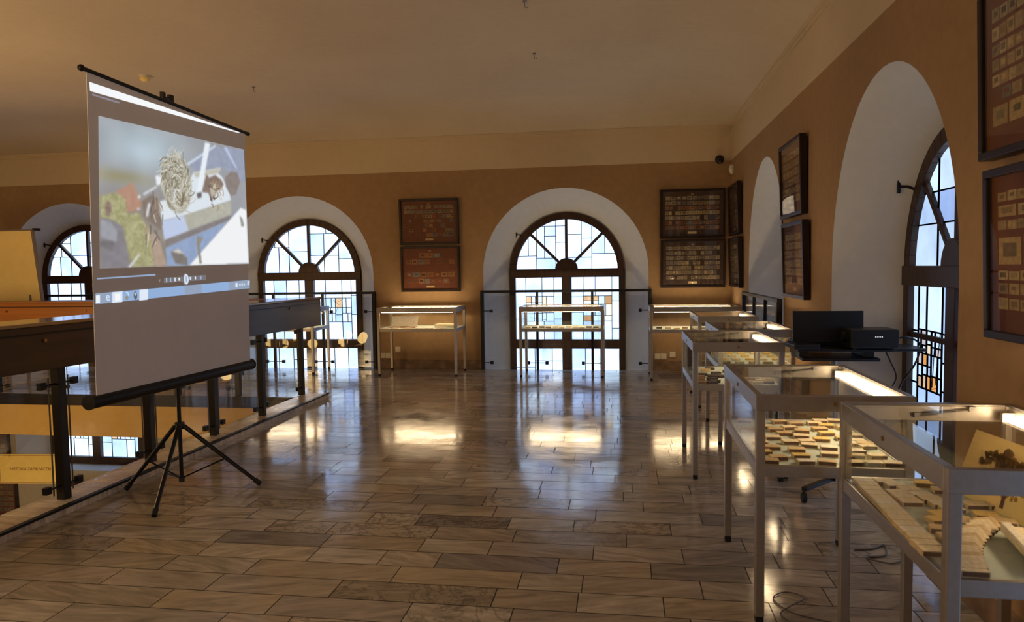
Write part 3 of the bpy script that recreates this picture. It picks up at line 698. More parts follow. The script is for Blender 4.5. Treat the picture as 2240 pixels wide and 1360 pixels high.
V3 = [(0.639, 5.768), (0.679, 5.84), (0.591, 5.535), (0.697, 5.605), (0.56, 5.41), (0.655, 5.446), (0.544, 5.291), (0.635, 5.314), (0.549, 5.16), (0.646, 5.204), (0.594, 5.18), (0.725, 5.448), (0.862, 5.309), (0.918, 5.341), (0.961, 5.258), (0.993, 5.186), (0.934, 5.159), (0.856, 5.189), (1.02, 5.32), (0.827, 5.611), (0.8, 5.708), (.9, 5.85), (.98, 5.7)]
scatter(V3, ['dark', 'brown', 'tan', 'dark', 'brown', 'cream'], 1, 1, .48, 1.09, 5.10, 6.04, 'third case from the front', 'dark and tan matchboxes in the third case', 6, 4, plain=True)
g = lambda x0, x1, y0, y1, nx, ny: [(x0+(i+.5)*(x1-x0)/nx, y0+(j+.5)*(y1-y0)/ny) for i in range(nx) for j in range(ny)]
scatter(g(.80, 1.37, 6.13, 7.0, 5, 4), ['tan', 'yellow', 'brown', 'cream'], 1, 1, .78, 1.39, 6.11, 7.05, 'case behind the third', 'matchboxes in the case behind the third', 7, 4, plain=True)
scatter(g(.79, 1.36, 7.7, 8.6, 4, 4), ['tan', 'cream', 'brown'], 1, 1, .775, 1.385, 7.68, 8.62, 'farthest right-hand case', 'matchboxes in the farthest right-hand case', 8, 4, plain=True)
def shelf_row(case_label, x0, x1, y0, y1, n, kinds, rs):
    rnd = random.Random(rs)
    for i in range(n):
        k = rnd.choice(kinds); x = x0 + (i+.5)*(x1-x0)/n
        put_box(k, x, rnd.uniform(y0, y1), ZC, rnd.uniform(-.15, .15), '%s matchbox, %s from the left in the %s' % ({'yellow': 'yellowish'}.get(k, k), ORD[i], case_label), 'matchboxes in the ' + case_label, plain=True)
shelf_row('far right corner case', .42, 1.42, 9.6, 9.75, 9, ['dark', 'brown', 'tan'], 3)
shelf_row('case before the middle window', -1.34, -.32, 9.78, 9.92, 11, ['brown', 'tan', 'cream', 'dark'], 4)
shelf_row('case half hidden behind the dark desk', -5.45, -4.48, 9.9, 10.0, 8, ['brown', 'tan', 'cream'], 9)
# glowing case: album, booklet stack, flat leaves
t = thing('open_album', 'open cream album propped up at the left in the glowing case', 'album', (-3.12, 9.98, ZC), .06)
b = B(); b.box(-.20, .20, -.16, .0, 0, .012); b.build('lower_page', mb_mats['brown'], t, bevel=.002)
b = B(); b.obox((0, .045, .075), (.19, 0, 0), (0, .045, .072), (0, -.005, .004)); b.build('upright_page', mb_mats['pale'], t)
b = B(); b.box(-.03, .1, -.12, -.06, .012, .018); b.build('clasp', 'strip', t)
for i, (dz, rz, k, lab) in enumerate([(0, .05, 'pale', 'pale booklet at the bottom of the stack in the glowing case'), (.022, -.12, 'cream', 'cream booklet on top of the stack in the glowing case')]):
    b = B(); b.box(-.15, .15, -.10, .10, 0, .022); o = b.build('booklet', mb_mats[k], bevel=.002); o.location = (-2.50, 10.0, ZC + dz); o.rotation_euler = (0, 0, rz)
    tag(o, lab, 'booklet', 'booklets in the glowing case')
for i in range(6):
    b = B(); b.box(-.05, .05, -.035, .035, 0, .006); o = b.build('printed_card', mb_mats[['pale', 'cream', 'tan'][i % 3]]); o.location = (-3.32 + i*.15 + (.0 if i < 2 else .03), 9.765, ZC); o.rotation_euler = (0, 0, rnd.uniform(-.1, .1))
    tag(o, 'small flat card, %s from the left along the front of the glowing case' % ORD[i], 'card', 'flat cards in the glowing case')

# sheet with a drawing of a tree, leaning inside the nearest case
O_ = Vector((1.185, 2.79, ZC)); ub = Vector((.06, -.42, 0)); vb = Vector((.075, .0, .225)); nb = ub.cross(vb).normalized()
if nb.x > 0: nb = -nb
t = thing('tree_print', 'yellowed sheet with a brown tree drawing, leaning inside the nearest case', 'print', O_)
def TP(u, v, d=0): return ub*u + vb*v + nb*d
b = B(); b.add([TP(0,0,-.0015), TP(1,0,-.0015), TP(1,1,-.0015), TP(0,1,-.0015), TP(0,0), TP(1,0), TP(1,1), TP(0,1)], [(0,3,2,1),(4,5,6,7),(0,1,5,4),(1,2,6,5),(2,3,7,6),(3,0,4,7)]); b.build('sheet', 'printpaper', t)
b = B(); rr = random.Random(3); zc = 0
def blot(u, v, r, col, s1=1.0):
    global zc
    zc += 1; b.col = col; b.ngon([TP(u + s1*r*(1+rr.uniform(-.3, .3))*math.cos(a), v + 1.7*r*(1+rr.uniform(-.3, .3))*math.sin(a), .0006 + zc*.00001) for a in [2*math.pi*k/14 for k in range(14)]])
for k in range(22): blot(.62 + rr.uniform(-.12, .16), rr.uniform(.25, .6), rr.uniform(.02, .045), [lin(175, 140, 60), lin(160, 128, 58)][rr.randrange(2)])
for k in range(60):
    a = rr.uniform(0, 6.28); d = rr.random()**.5; blot(.46 + .30*d*math.cos(a), .72 + .14*d*math.sin(a) - .25*(abs(d*math.cos(a)))**2*.5, rr.uniform(.018, .04), [lin(112, 82, 42), lin(135, 105, 52), lin(95, 70, 40), lin(150, 118, 62)][rr.randrange(4)])
def limb(u0, v0, u1, v1, w0, w1):
    b.col = lin(98, 64, 34); b.add([TP(u0-w0, v0, .002), TP(u0+w0, v0, .002), TP(u1+w1, v1, .002), TP(u1-w1, v1, .002)], [(0, 1, 2, 3)])
limb(.60, .08, .57, .42, .022, .016); limb(.57, .40, .40, .70, .014, .005); limb(.57, .40, .66, .72, .013, .005); limb(.57, .42, .54, .78, .009, .004)
b.build('tree_drawing', 'vcolp', t, colattr=True)

# ------------------------------------------------------------------ framed label collections on the walls
def palette(kind):
    return {'warm': [lin(150, 122, 80), lin(135, 100, 62), lin(160, 135, 95), lin(120, 84, 50), lin(110, 100, 90), lin(150, 70, 30)],
            'red': [lin(150, 105, 62), lin(120, 60, 30), lin(135, 88, 52), lin(120, 70, 38), lin(110, 110, 110)],
            'grey': [lin(150, 130, 105), lin(120, 104, 88), lin(140, 116, 86), lin(104, 92, 82), lin(160, 140, 108)],
            'cream': [lin(176, 150, 108), lin(188, 164, 124), lin(165, 136, 94), lin(150, 126, 92), lin(180, 150, 100)]}[kind]
def framed(label, mp, u, z, w, h, rows, seed, pal, lean=.02, group=None, rowh=None, rowcols=None, bk='board'):
    """mp(u, d, z): d grows into the wall"""
    rnd = random.Random(seed); th = .055
    root = thing('framed_collection', label, 'framed collection', mp(u, -.002, z), 0, group or 'framed matchbox label collections')
    X = (Vector(mp(1, 0, 0)) - Vector(mp(0, 0, 0))); D = (Vector(mp(0, -1, 0)) - Vector(mp(0, 0, 0))); Zv = Vector((0, 0, 1))
    # lean: top stands off the wall
    def pt(a, c, d): return X*a + Zv*c + D*(d + lean*(c+h/2)/h)
    def bx(bb, a0, a1, c0, c1, d0, d1):
        vs = [pt(a, c, d) for d in (d0, d1) for a, c in ((a0, c0), (a1, c0), (a1, c1), (a0, c1))]
        bb.add(vs, [(0,3,2,1),(4,5,6,7),(0,1,5,4),(1,2,6,5),(2,3,7,6),(3,0,4,7)])
    f = .032; b = B()
    bx(b, -w/2, w/2, -h/2, -h/2+f, 0, th); bx(b, -w/2, w/2, h/2-f, h/2, 0, th); bx(b, -w/2, -w/2+f, -h/2+f, h/2-f, 0, th); bx(b, w/2-f, w/2, -h/2+f, h/2-f, 0, th)
    b.build('frame', 'frame', root, bevel=.004)
    b = B(); bx(b, -w/2+f, w/2-f, -h/2+f, h/2-f, 0, .032); b.build('backing_board', bk, root)
    iw, ih = w-2*f-.085, h-2*f-.135; top = h/2-f-.055
    hs = rowh or [1]*len(rows); tot = sum(hs); c1 = top
    for ri, (n, fill) in enumerate(rows):
        rh_ = ih*hs[ri]/tot; c0 = c1 - rh_; cols = palette(rowcols[ri] if rowcols else pal); b = B(); cw = iw/n
        for k in range(n):
            if rnd.random() > fill: continue
            a0 = -iw/2 + k*cw + cw*.05; a1 = a0 + cw*.90; col = rnd.choice(cols); q0 = c0 + rh_*.12; q1 = c1 - rh_*.10*(1+rnd.random())
            b.col = col; bx(b, a0, a1, q0, q1, .032, .0335)
            d2 = rnd.choice(cols); kf = rnd.choice([.4, .55, .7, 1.25]); b.col = tuple(min(1, x*kf) for x in d2[:3]) + (1,)
            m = .25 + rnd.random()*.15; bx(b, a0+(a1-a0)*m*.7, a1-(a1-a0)*m*.7, q0+(q1-q0)*m, q1-(q1-q0)*m*.7, .0335, .0340)
        if b.f: b.build('label_row', 'vcol', root, colattr=True)
        c1 = c0
    b = B(); b.col = lin(200, 172, 118); bx(b, -.06, .06, -h/2+f+.028, -h/2+f+.058, .032, .034); b.build('caption_plate', 'vcolp', root, colattr=True)
    b = B(); b.col = lin(150, 120, 80); bx(b, -.02, .02, top+.006, top+.026, .032, .034); bx(b, -.006, .006, top+.0, top+.032, .034, .0345); b.build('crest', 'vcolp', root, colattr=True)
    b = B(); bx(b, -w/2+f, w/2-f, -h/2+f, h/2-f, .044, .046); b.build('cover_glass', 'glass', root)
    return root
framed('reddish framed label collection left of the middle window, upper of the pair', far_mp, -2.836, 2.20, .90, .675, [(18, .9), (16, 1), (14, .7), (13, .5), (12, .5), (11, .5), (9, .6)], 1, 'red', rowcols=['grey', 'grey', 'warm', 'red', 'red', 'red', 'red'])
framed('reddish framed label collection left of the middle window, lower of the pair', far_mp, -2.83, 1.50, .90, .675, [(7, .85), (8, .8), (8, .45), (7, .8), (8, .85)], 2, 'red')
framed('dark framed collection in the far right corner, upper of the pair facing the camera', far_mp, .968, 2.222, .89, .68, [(10, 1), (10, 1), (13, .9), (16, .9), (14, .7), (16, .9), (11, 1)], 3, 'warm', bk='boardd', rowcols=['grey', 'grey', 'red', 'cream', 'grey', 'red', 'red'])
framed('dark framed collection in the far right corner, lower of the pair, with glass glare', far_mp, .975, 1.523, .885, .68, [(18, 1), (14, .95), (15, .95), (14, .9), (17, .95), (17, .95), (15, .95)], 4, 'grey', bk='boardd')
framed('dark framed collection on the right wall beside the corner, upper of the pair', right_mp, 9.87, 2.222, .86, .66, [(9, 1), (11, .9), (12, .8), (10, .9), (13, .8), (12, .9)], 5, 'red', bk='boardd')
framed('dark framed collection on the right wall beside the corner, lower of the pair', right_mp, 9.80, 1.53, .86, .65, [(9, 1), (11, .9), (12, .9), (10, .9), (13, .9), (12, .9)], 6, 'grey', bk='boardd')
framed('framed collection between the two right-hand recesses, upper, with rows of pale labels', right_mp, 6.60, 2.235, .80, .65, [(9, 1), (9, 1), (9, 1), (9, 1), (7, 1), (7, 1)], 7, 'cream')
framed('framed collection between the two right-hand recesses, lower, with mixed pale labels', right_mp, 6.48, 1.53, .78, .65, [(8, 1), (8, 1), (8, 1), (6, 1), (8, 1), (6, .9)], 8, 'cream')
framed('large dark frame at the right edge, upper of the pair, rows of narrow labels', right_mp, 2.80, 2.245, .88, .68, [(12, 1), (13, 1), (13, 1), (13, 1), (12, 1), (10, .9), (6, .9)], 9, 'warm', rowcols=['grey', 'cream', 'cream', 'cream', 'cream', 'warm', 'cream'], rowh=[1, 1, .8, .8, .8, .8, 1.4])
framed('large dark frame at the right edge, lower of the pair, with bigger pictures', right_mp, 2.73, 1.525, .86, .665, [(10, 1), (5, 1), (10, 1), (4, 1), (9, 1), (9, 1), (9, 1)], 10, 'cream', rowh=[.8, 1, .8, 2.4, .8, .9, 1])

PICTURE_SHAPES = [
  ((145, 155, 185), [(0.9308, 2.2622), (1.178, 2.4188), (1.6399, 2.4647), (1.6402, 2.208), (1.3342, 2.282), (1.0083, 2.205)]),
  ((185, 200, 235), [(1.3601, 2.4391), (1.3997, 2.4454), (1.536, 2.2992), (1.5033, 2.3043)]),
  ((215, 232, 248), [(1.2532, 2.4398), (1.2678, 2.4333), (0.923, 2.2444), (0.9105, 2.2552)]),
  ((165, 160, 100), [(0.0891, 1.9528), (0.2221, 1.9906), (0.3122, 1.97), (0.3159, 1.8666), (0.4127, 1.8809), (0.505, 1.7637), (0.5366, 1.5459), (0.3367, 1.5384), (0.2919, 1.6575), (0.2686, 1.775), (0.172, 1.8277), (0.0858, 1.8293)]),
  ((185, 128, 98), [(0.2173, 1.9938), (0.3656, 2.0647), (0.4492, 1.937), (0.4028, 1.8954), (0.306, 1.8733), (0.3009, 1.9542)]),
  ((120, 90, 75), [(0.1294, 1.9175), (0.169, 1.9316), (0.1807, 1.8859), (0.1582, 1.8412), (0.1248, 1.8461)]),
  ((118, 112, 120), [(0.0853, 1.8222), (0.1908, 1.8144), (0.2594, 1.7892), (0.2872, 1.6648), (0.3046, 1.531), (0.0712, 1.5318)]),
  ((150, 152, 165), [(0.0853, 1.8222), (0.1706, 1.806), (0.2165, 1.7505), (0.2022, 1.6844), (0.0831, 1.7161)]),
  ((95, 88, 92), [(0.077, 1.6947), (0.1927, 1.6914), (0.1692, 1.6328), (0.0747, 1.6593)]),
  ((178, 146, 122), [(0.4127, 1.8809), (0.506, 1.7792), (0.5942, 1.7124), (0.6551, 1.5458), (0.5366, 1.5459), (0.505, 1.7637)]),
  ((120, 100, 85), [(0.4391, 1.9514), (0.5321, 2.006), (0.6107, 1.9662), (0.6221, 1.777), (0.5535, 1.805), (0.4553, 1.861)]),
  ((225, 235, 245), [(0.9807, 2.2015), (1.3109, 2.2789), (1.2701, 2.2378), (1.3295, 2.2092), (1.4162, 2.091), (1.4293, 2.0462), (0.8938, 1.8987), (0.6262, 1.8407), (0.5989, 1.9652), (0.8373, 2.0353)]),
  ((205, 200, 180), [(0.9807, 2.2015), (1.3187, 2.2799), (1.2774, 2.2343), (1.006, 2.1707)]),
  ((182, 180, 160), [(0.8541, 1.8944), (1.4293, 2.0462), (1.422, 1.9349), (0.8465, 1.7793)]),
  ((190, 205, 238), [(0.6203, 1.8404), (0.8541, 1.8944), (0.8999, 1.7901), (0.6419, 1.714)]),
  ((115, 105, 105), [(0.6419, 1.714), (1.422, 1.9349), (1.4279, 1.903), (0.6509, 1.6662)]),
  ((135, 162, 212), [(0.6509, 1.6662), (1.4279, 1.903), (1.5413, 1.9996), (0.8975, 1.5483), (0.655, 1.5442)]),
  ((250, 252, 255), [(0.8908, 1.5483), (1.5582, 2.001), (1.6343, 1.9878), (1.6415, 1.5697)]),
  ((140, 140, 130), [(1.5406, 1.9384), (1.5781, 1.9172), (1.6001, 1.8614), (1.557, 1.8543)]),
  ((105, 95, 88), [(0.6982, 1.6431), (0.7869, 1.6572), (0.874, 1.5962), (0.8709, 1.55), (0.7427, 1.5622)]),
  ((215, 210, 200), [(0.7105, 1.6433), (0.7872, 1.6613), (0.8367, 1.6291), (0.7601, 1.6361)]),
  ((130, 120, 105), [(0.9929, 1.7603), (1.0619, 1.7457), (1.0162, 1.6924), (1.0358, 1.5631), (1.0077, 1.563), (0.982, 1.7)]),
  ((240, 245, 252), [(0.5806, 2.1318), (0.6581, 2.1452), (0.6514, 2.0794), (0.5885, 2.0741)]),
  ((235, 240, 250), [(0.588, 2.0678), (0.5933, 2.059), (0.4618, 1.9946), (0.4557, 2.0032)]),
  ((235, 240, 250), [(0.4064, 1.9848), (0.4308, 1.9924), (0.4352, 1.9754), (0.4131, 1.9703)]),
  ((225, 230, 245), [(0.3948, 1.9061), (0.4169, 1.9131), (0.4228, 1.9029), (0.4006, 1.8952)]),
  ((230, 235, 245), [(0.5002, 1.9505), (0.523, 1.9525), (0.4909, 1.8596), (0.4731, 1.8622)]),
  ((240, 248, 255), [(1.1286, 2.4368), (1.1909, 2.4384), (1.0623, 2.0742), (1.0056, 2.0601)]),
  ((70, 62, 66), [(1.0056, 2.0601), (1.0623, 2.0742), (1.0671, 2.0402), (1.017, 2.0227)]),
  ((125, 108, 102), [(1.3608, 2.2129), (1.444, 2.2688), (1.5258, 2.2699), (1.5635, 2.2088), (1.498, 2.0989), (1.4317, 2.0833), (1.3718, 2.1414)]),
  ((118, 92, 78), [(1.1281, 2.2113), (1.1629, 2.1894), (1.2385, 2.2161), (1.3127, 2.1892), (1.3415, 2.1563), (1.2612, 2.1029), (1.1808, 2.0155), (1.148, 2.074), (1.0693, 2.0749)]),
  ((200, 190, 165), [(1.1753, 2.1558), (1.2188, 2.1429), (1.2583, 2.174), (1.2783, 2.1315), (1.2303, 2.0909), (1.1819, 2.0332), (1.1706, 2.085)]),
  ((225, 228, 235), [(0.2925, 1.5385), (0.3066, 1.5295), (0.3948, 1.6068), (0.4067, 1.6222), (0.3901, 1.6181)]),
]

# ------------------------------------------------------------------ tripod projection screen
A0 = Vector((-3.03, 3.74, 0)); U = Vector((.07, 1.65, 0)).normalized(); NN = Vector((U.y, -U.x, 0))     # NN looks into the gallery
root = thing('projection_screen', 'tripod projection screen with a lit picture, standing by the void', 'projection screen', (-3.07, 4.56, 0))
OR = Vector((-3.07, 4.56, 0))
def SP(s, z, d=0): return A0 + U*s + NN*d + Vector((0, 0, z)) - OR
b = B(); b.add([SP(-.01, .79, 0), SP(1.615, .79, 0), SP(1.66, 2.60, 0), SP(.035, 2.655, 0), SP(-.01, .79, -.003), SP(1.615, .79, -.003), SP(1.66, 2.60, -.003), SP(.035, 2.655, -.003)], [(0,1,2,3),(7,6,5,4),(0,4,5,1),(1,5,6,2),(2,6,7,3),(3,7,4,0)])
fab = b.build('screen_fabric', 'screenfab', root)
b = B(); b.cyl(SP(-.045, .757, -.02), SP(1.655, .752, -.02), .041, n=24); b.build('roller_housing', 'steel', root, smooth=False)
for q0, q1, zq in ((-.052, -.0455, .757), (1.6555, 1.663, .752)): b = B(); b.cyl(SP(q0, zq, -.02), SP(q1, zq, -.02), .044, n=24); b.build('roller_end_cap', 'blackp', root)
b = B(); b.cyl(SP(.005, 2.668, -.003), SP(1.700, 2.600, -.003), .013, n=12); b.sphere(SP(.000, 2.668, -.003), .02, 12, 8); b.cyl(SP(1.695, 2.60, -.003), SP(1.712, 2.599, -.003), .016); b.build('top_bar', 'steel', root)
PX, PY = 0, 0
b = B(); b.cyl((0, 0, .04), (0, 0, .80), .0135, n=12); b.cyl((0, 0, .8), (-.01, 0, 2.66), .011, n=12); b.build('pole', 'steel', root)
b = B(); b.box(-.035, .035, -.03, .03, .70, .79); b.box(-.02, .05, -.035, .035, .79, .81); b.build('housing_bracket', 'blackp', root)
b = B(); b.box(-.03, .03, -.03, .035, 2.60, 2.67); b.cyl((-.0, -.04, 2.68), (.0, .05, 2.69), .012, n=8); b.box(-.012, .012, .035, .075, 2.66, 2.72); b.box(-.012, .012, -.045, -.015, 2.66, 2.72); b.build('bar_hook', 'blackp', root)
b = B(); b.cyl((0, 0, .41), (0, 0, .455), .033, n=12); b.build('leg_collar', 'blackp', root)
for fx, fy in ((-2.519, 4.634), (-2.853, 3.945), (-3.40, 4.42)):
    d = Vector((fx, fy, .012)) - OR; dh = Vector((d.x, d.y, 0)).normalized(); s_ = dh*.03 + Vector((0, 0, .43))
    b = B(); b.cyl(s_, d, .0155, .013, n=12); lg = b.build('leg', 'steel', root)
    e = B(); dd = (d - s_).normalized(); e.cyl(d - dd*.05, d, .018, .017, n=12); e.build('rubber_foot', 'rubber', lg)
    m = s_ + (d - s_)*.55; e = B(); e.bar(m, Vector((0, 0, .06)), .004, .010); e.build('brace', 'steel', lg)
b = B(); b.cyl((0, 0, .035), (0, 0, .075), .02, n=10); b.build('pole_foot', 'blackp', root)

# projected picture, painted on a fine grid lying on the fabric
S_, T_ = 250, 170
c00, c10, c11, c01 = np.array((.0625, 1.5312)), np.array((1.6519, 1.5618)), np.array((1.6328, 2.4649)), np.array((.1096, 2.4223))
s, t = np.meshgrid(np.linspace(0, 1, S_), np.linspace(0, 1, T_))
PT = (1-s)[..., None]*(1-t)[..., None]*c00 + s[..., None]*(1-t)[..., None]*c10 + s[..., None]*t[..., None]*c11 + (1-s)[..., None]*t[..., None]*c01
Yp, Zp = PT[..., 0], PT[..., 1]
nr = np.random.RandomState(3)
def nz(sc, seed):
    r = np.random.RandomState(seed); g_ = r.rand(sc+2, int(sc*1.5)+2); yy = t*(sc); xx = s*(sc*1.5)
    i, j = np.minimum(yy.astype(int), sc), np.minimum(xx.astype(int), int(sc*1.5)); fy, fx = yy-i, xx-j; fy = fy*fy*(3-2*fy); fx = fx*fx*(3-2*fx)
    return (g_[i, j]*(1-fy)+g_[i+1, j]*fy)*(1-fx)+(g_[i, j+1]*(1-fy)+g_[i+1, j+1]*fy)*fx - .5
def mixc(a, c, k): return a*(1-k[..., None]) + np.array(c)*k[..., None]
im = np.zeros((T_, S_, 3)) + np.array((150, 152, 158.))
im = mixc(im, (168, 186, 196), np.exp(-(((s-.25)/.28)**2 + ((t-.85)/.2)**2)))
im = mixc(im, (186, 204, 218), np.exp(-(((s-.24)/.10)**2 + ((t-.82)/.07)**2))*.8)
im = mixc(im, (136, 128, 118), np.clip((.62-t)*4, 0, 1)*(s < .42)*1.0)
im = mixc(im, (150, 143, 112), np.exp(-(((s-.1)/.2)**2 + ((t-.62)/.05)**2)))
im += nz(8, 1)[..., None]*14
def inside(poly):
    r = np.zeros(Yp.shape, bool); n = len(poly)
    for i in range(n):
        (x0, z0), (x1, z1) = poly[i], poly[(i+1) % n]
        if z0 == z1: continue
        cnd = ((z0 > Zp) != (z1 > Zp)) & (Yp < (x1-x0)*(Zp-z0)/(z1-z0)+x0); r ^= cnd
    return r
def blur(m, k=1):
    m = m.astype(float)
    for _ in range(k):
        m = (m + np.roll(m, 1, 0) + np.roll(m, -1, 0) + np.roll(m, 1, 1) + np.roll(m, -1, 1))/5
    return m
for col, poly in PICTURE_SHAPES:
    k = blur(inside(poly), 3); base = np.array(col, float)*.80 + 150*.20 + nz(30, int(sum(col)))[..., None]*12
    if sum(col) > 600: base = np.array(col, float)
    im = im*(1-k[..., None]) + base*k[..., None]
# moss texture
k = inside(PICTURE_SHAPES[3][1]); im[k] += (nz(60, 5)[..., None]*26 + nz(25, 6)[..., None]*18)[k]
# woven straw head
def stroke(x0, z0, x1, z1, w, col, bend=0, al=.85):
    n_ = 24; q = np.linspace(0, 1, n_); dx, dz = x1-x0, z1-z0; L = math.hypot(dx, dz) + 1e-6
    xs_ = x0 + dx*q - dz/L*bend*np.sin(q*math.pi); zs_ = z0 + dz*q + dx/L*bend*np.sin(q*math.pi)
    x_lo, x_hi, z_lo, z_hi = xs_.min()-.02, xs_.max()+.02, zs_.min()-.02, zs_.max()+.02
    msk = (Yp > x_lo) & (Yp < x_hi) & (Zp > z_lo) & (Zp < z_hi); idx = np.where(msk)
    if len(idx[0]) == 0: return
    P = np.stack([Yp[idx], Zp[idx]], 1); d = np.min(np.hypot(P[:, 0:1]-xs_[None], P[:, 1:2]-zs_[None]), 1)
    a = np.clip(1.3 - d/w, 0, 1)*al; im[idx] = im[idx]*(1-a[:, None]) + np.array(col)*a[:, None]
ncx, ncz, rx, rz_ = .795, 2.105, .155, .20
el = blur(((Yp-ncx)/rx)**2 + ((Zp-ncz)/rz_)**2 < 1, 5); im = mixc(im, (158, 152, 128), el*.9)
for i in range(230):
    a = nr.rand()*6.283; r = nr.rand()**.6; x0, z0 = ncx + rx*r*math.cos(a), ncz + rz_*r*math.sin(a); a2 = a + 1.57 + nr.randn()*.5; L = .03 + nr.rand()*.07
    stroke(x0, z0, x0+L*math.cos(a2), z0+L*math.sin(a2), .0032+nr.rand()*.003, [(212, 208, 196), (190, 184, 160), (120, 110, 84), (96, 88, 66), (228, 226, 220)][nr.randint(5)], nr.randn()*.012)
for i in range(8): stroke(ncx-.09+i*.018, ncz+.15, ncx-.05+i*.02, ncz+.235+.02*math.sin(i), .004, (205, 202, 192), .01)
stroke(.755, 1.99, .775, 2.06, .010, (228, 232, 236)); stroke(.83, 1.96, .87, 2.05, .011, (110, 90, 66)); stroke(.75, 2.14, .83, 2.15, .006, (222, 220, 212), .02)
for i in range(26):
    x0, z0 = .46 + nr.rand()*.18, 1.72 + nr.rand()*.33; stroke(x0, z0, x0+nr.randn()*.03, z0-.03-nr.rand()*.05, .006, [(110, 92, 78), (165, 142, 118), (210, 200, 185), (86, 74, 66)][nr.randint(4)], 0)
for i in range(30):
    x0, z0 = 1.17 + nr.rand()*.15, 1.98 + nr.rand()*.18; stroke(x0, z0, x0+nr.randn()*.03, z0+nr.randn()*.03, .006, [(110, 84, 66), (205, 192, 165), (80, 62, 50), (160, 130, 95)][nr.randint(4)], .01)
im = np.clip(im*.86 + 30, 0, 255)/255; im = np.where(im <= .04045, im/12.92, ((im+.055)/1.055)**2.4)
me = bpy.data.meshes.new('projected_picture')
vs = [tuple(SP(Yp[j, i], Zp[j, i], .0012)) for j in range(T_) for i in range(S_)]
me.from_pydata(vs, [], [(j*S_+i, j*S_+i+1, (j+1)*S_+i+1, (j+1)*S_+i) for j in range(T_-1) for i in range(S_-1)])
ca = me.color_attributes.new('Col', 'FLOAT_COLOR', 'POINT'); ca.data.foreach_set('color', np.concatenate([im.reshape(-1, 3), np.ones((S_*T_, 1))], 1).ravel())
me.materials.append(MT['picture']); o = bpy.data.objects.new('projected_picture', me); COL.objects.link(o); o.parent = fab

def patch(name, items, d=.0012):
    b = B()
    for k, (col, poly) in enumerate(items):
        b.col = lin(*col); b.ngon([SP(p[0], p[1], d + k*.0003) for p in poly])
    o = b.build(name, 'picture', fab, colattr=True); return o
patch('projected_light_bar', [((250, 253, 255), [(0.0518, 2.6025), (1.60, 2.590), (1.5513, 2.5825), (0.0553, 2.5516)])])
rq = random.Random(5); it = []
x = .07
for k in range(17):
    w = rq.choice([.007, .009, .011]); it.append(((150, 150, 165), [(x, 2.530), (x+w, 2.530), (x+w, 2.530+rq.choice([.008, .011])), (x, 2.530+.009)])); x += w + .004
patch('projected_title_line', it)
LB = (150, 170, 200)
it = [(LB, [(0.0377, 1.4754), (0.541, 1.4937), (0.5403, 1.4833), (0.0372, 1.4674)]), ((122, 116, 116), [(0.6193, 1.4656), (1.0763, 1.4811), (1.0739, 1.4448), (0.6172, 1.4324)])]
for x, w, h, c in ((.575, .008, .018, (150, 140, 130)), (.59, .006, .018, (150, 140, 130)), (.645, .012, .03, (175, 195, 230)), (.685, .012, .03, (160, 185, 230)), (.73, .012, .026, (235, 240, 250)), (.775, .018, .02, (225, 235, 250)), (.895, .018, .02, (215, 228, 248)), (.95, .014, .02, (225, 235, 250)), (1.01, .02, .026, (150, 175, 225))):
    z = 1.452 + (x-.65)*.03; it.append((c, [(x-w/2, z-h/2), (x+w/2, z-h/2), (x+w/2, z+h/2), (x-w/2, z+h/2)]))
it.append(((215, 228, 248), [(.848+.026*math.cos(a), 1.4535+.036*math.sin(a)) for a in [2*math.pi*k/16 for k in range(16)]]))
it.append(((110, 120, 140), [(.842, 1.435), (.846, 1.435), (.846, 1.472), (.842, 1.472)])); it.append(((110, 120, 140), [(.850, 1.435), (.854, 1.435), (.854, 1.472), (.850, 1.472)]))
patch('projected_player_controls', it)
it = [((148, 178, 220), [(0.0214, 1.3854), (1.650, 1.4334), (1.646, 1.3673), (0.0174, 1.3244)]), ((150, 165, 190), [(.83, 1.4085), (1.02, 1.4145), (1.02, 1.3515), (.83, 1.346)]), ((150, 165, 190), [(1.36, 1.4245), (1.645, 1.433), (1.642, 1.368), (1.36, 1.3605)]), ((150, 165, 190), [(.022, 1.385), (.14, 1.388), (.14, 1.328), (.018, 1.3244)]),
      ((240, 246, 252), [(0.0207, 1.3748), (0.0524, 1.3762), (0.0495, 1.3307), (0.0178, 1.3297)]),
      ((225, 236, 250), [(0.1511, 1.3887), (0.2346, 1.391), (0.2301, 1.3274), (0.1469, 1.3251)]), ((252, 254, 255), [(0.172, 1.377), (0.215, 1.378), (0.212, 1.338), (0.17, 1.337)]),
      ((228, 238, 250), [(0.382, 1.3950), (0.4616, 1.3975), (0.4568, 1.3310), (0.3773, 1.3287)]),
      ((150, 150, 135), [(.268+.014*math.cos(a), 1.350+.014*math.sin(a)) for a in [2*math.pi*k/12 for k in range(12)]]), ((215, 228, 245), [(.262, 1.386), (.282, 1.384), (.286, 1.362), (.279, 1.362), (.276, 1.378), (.262, 1.380)]),
      ((104, 104, 100), [(.343+.016*math.cos(a), 1.361+.026*math.sin(a)) for a in [2*math.pi*k/12 for k in range(12)]]), ((190, 200, 215), [(.343+.009*math.cos(a), 1.370+.010*math.sin(a)) for a in [2*math.pi*k/12 for k in range(12)]])]
for x, w, h, c in ((1.455, .028, .034, (225, 236, 250)), (1.495, .01, .012, (215, 228, 248)), (1.515, .01, .02, (205, 220, 245)), (1.54, .008, .024, (215, 228, 248)), (1.565, .01, .014, (225, 236, 250)), (1.62, .03, .012, (230, 240, 252))):
    z = 1.3955 + (x-1.4)*.025; it.append((c, [(x-w/2, z-h/2), (x+w/2, z-h/2), (x+w/2, z+h/2), (x-w/2, z+h/2)]))
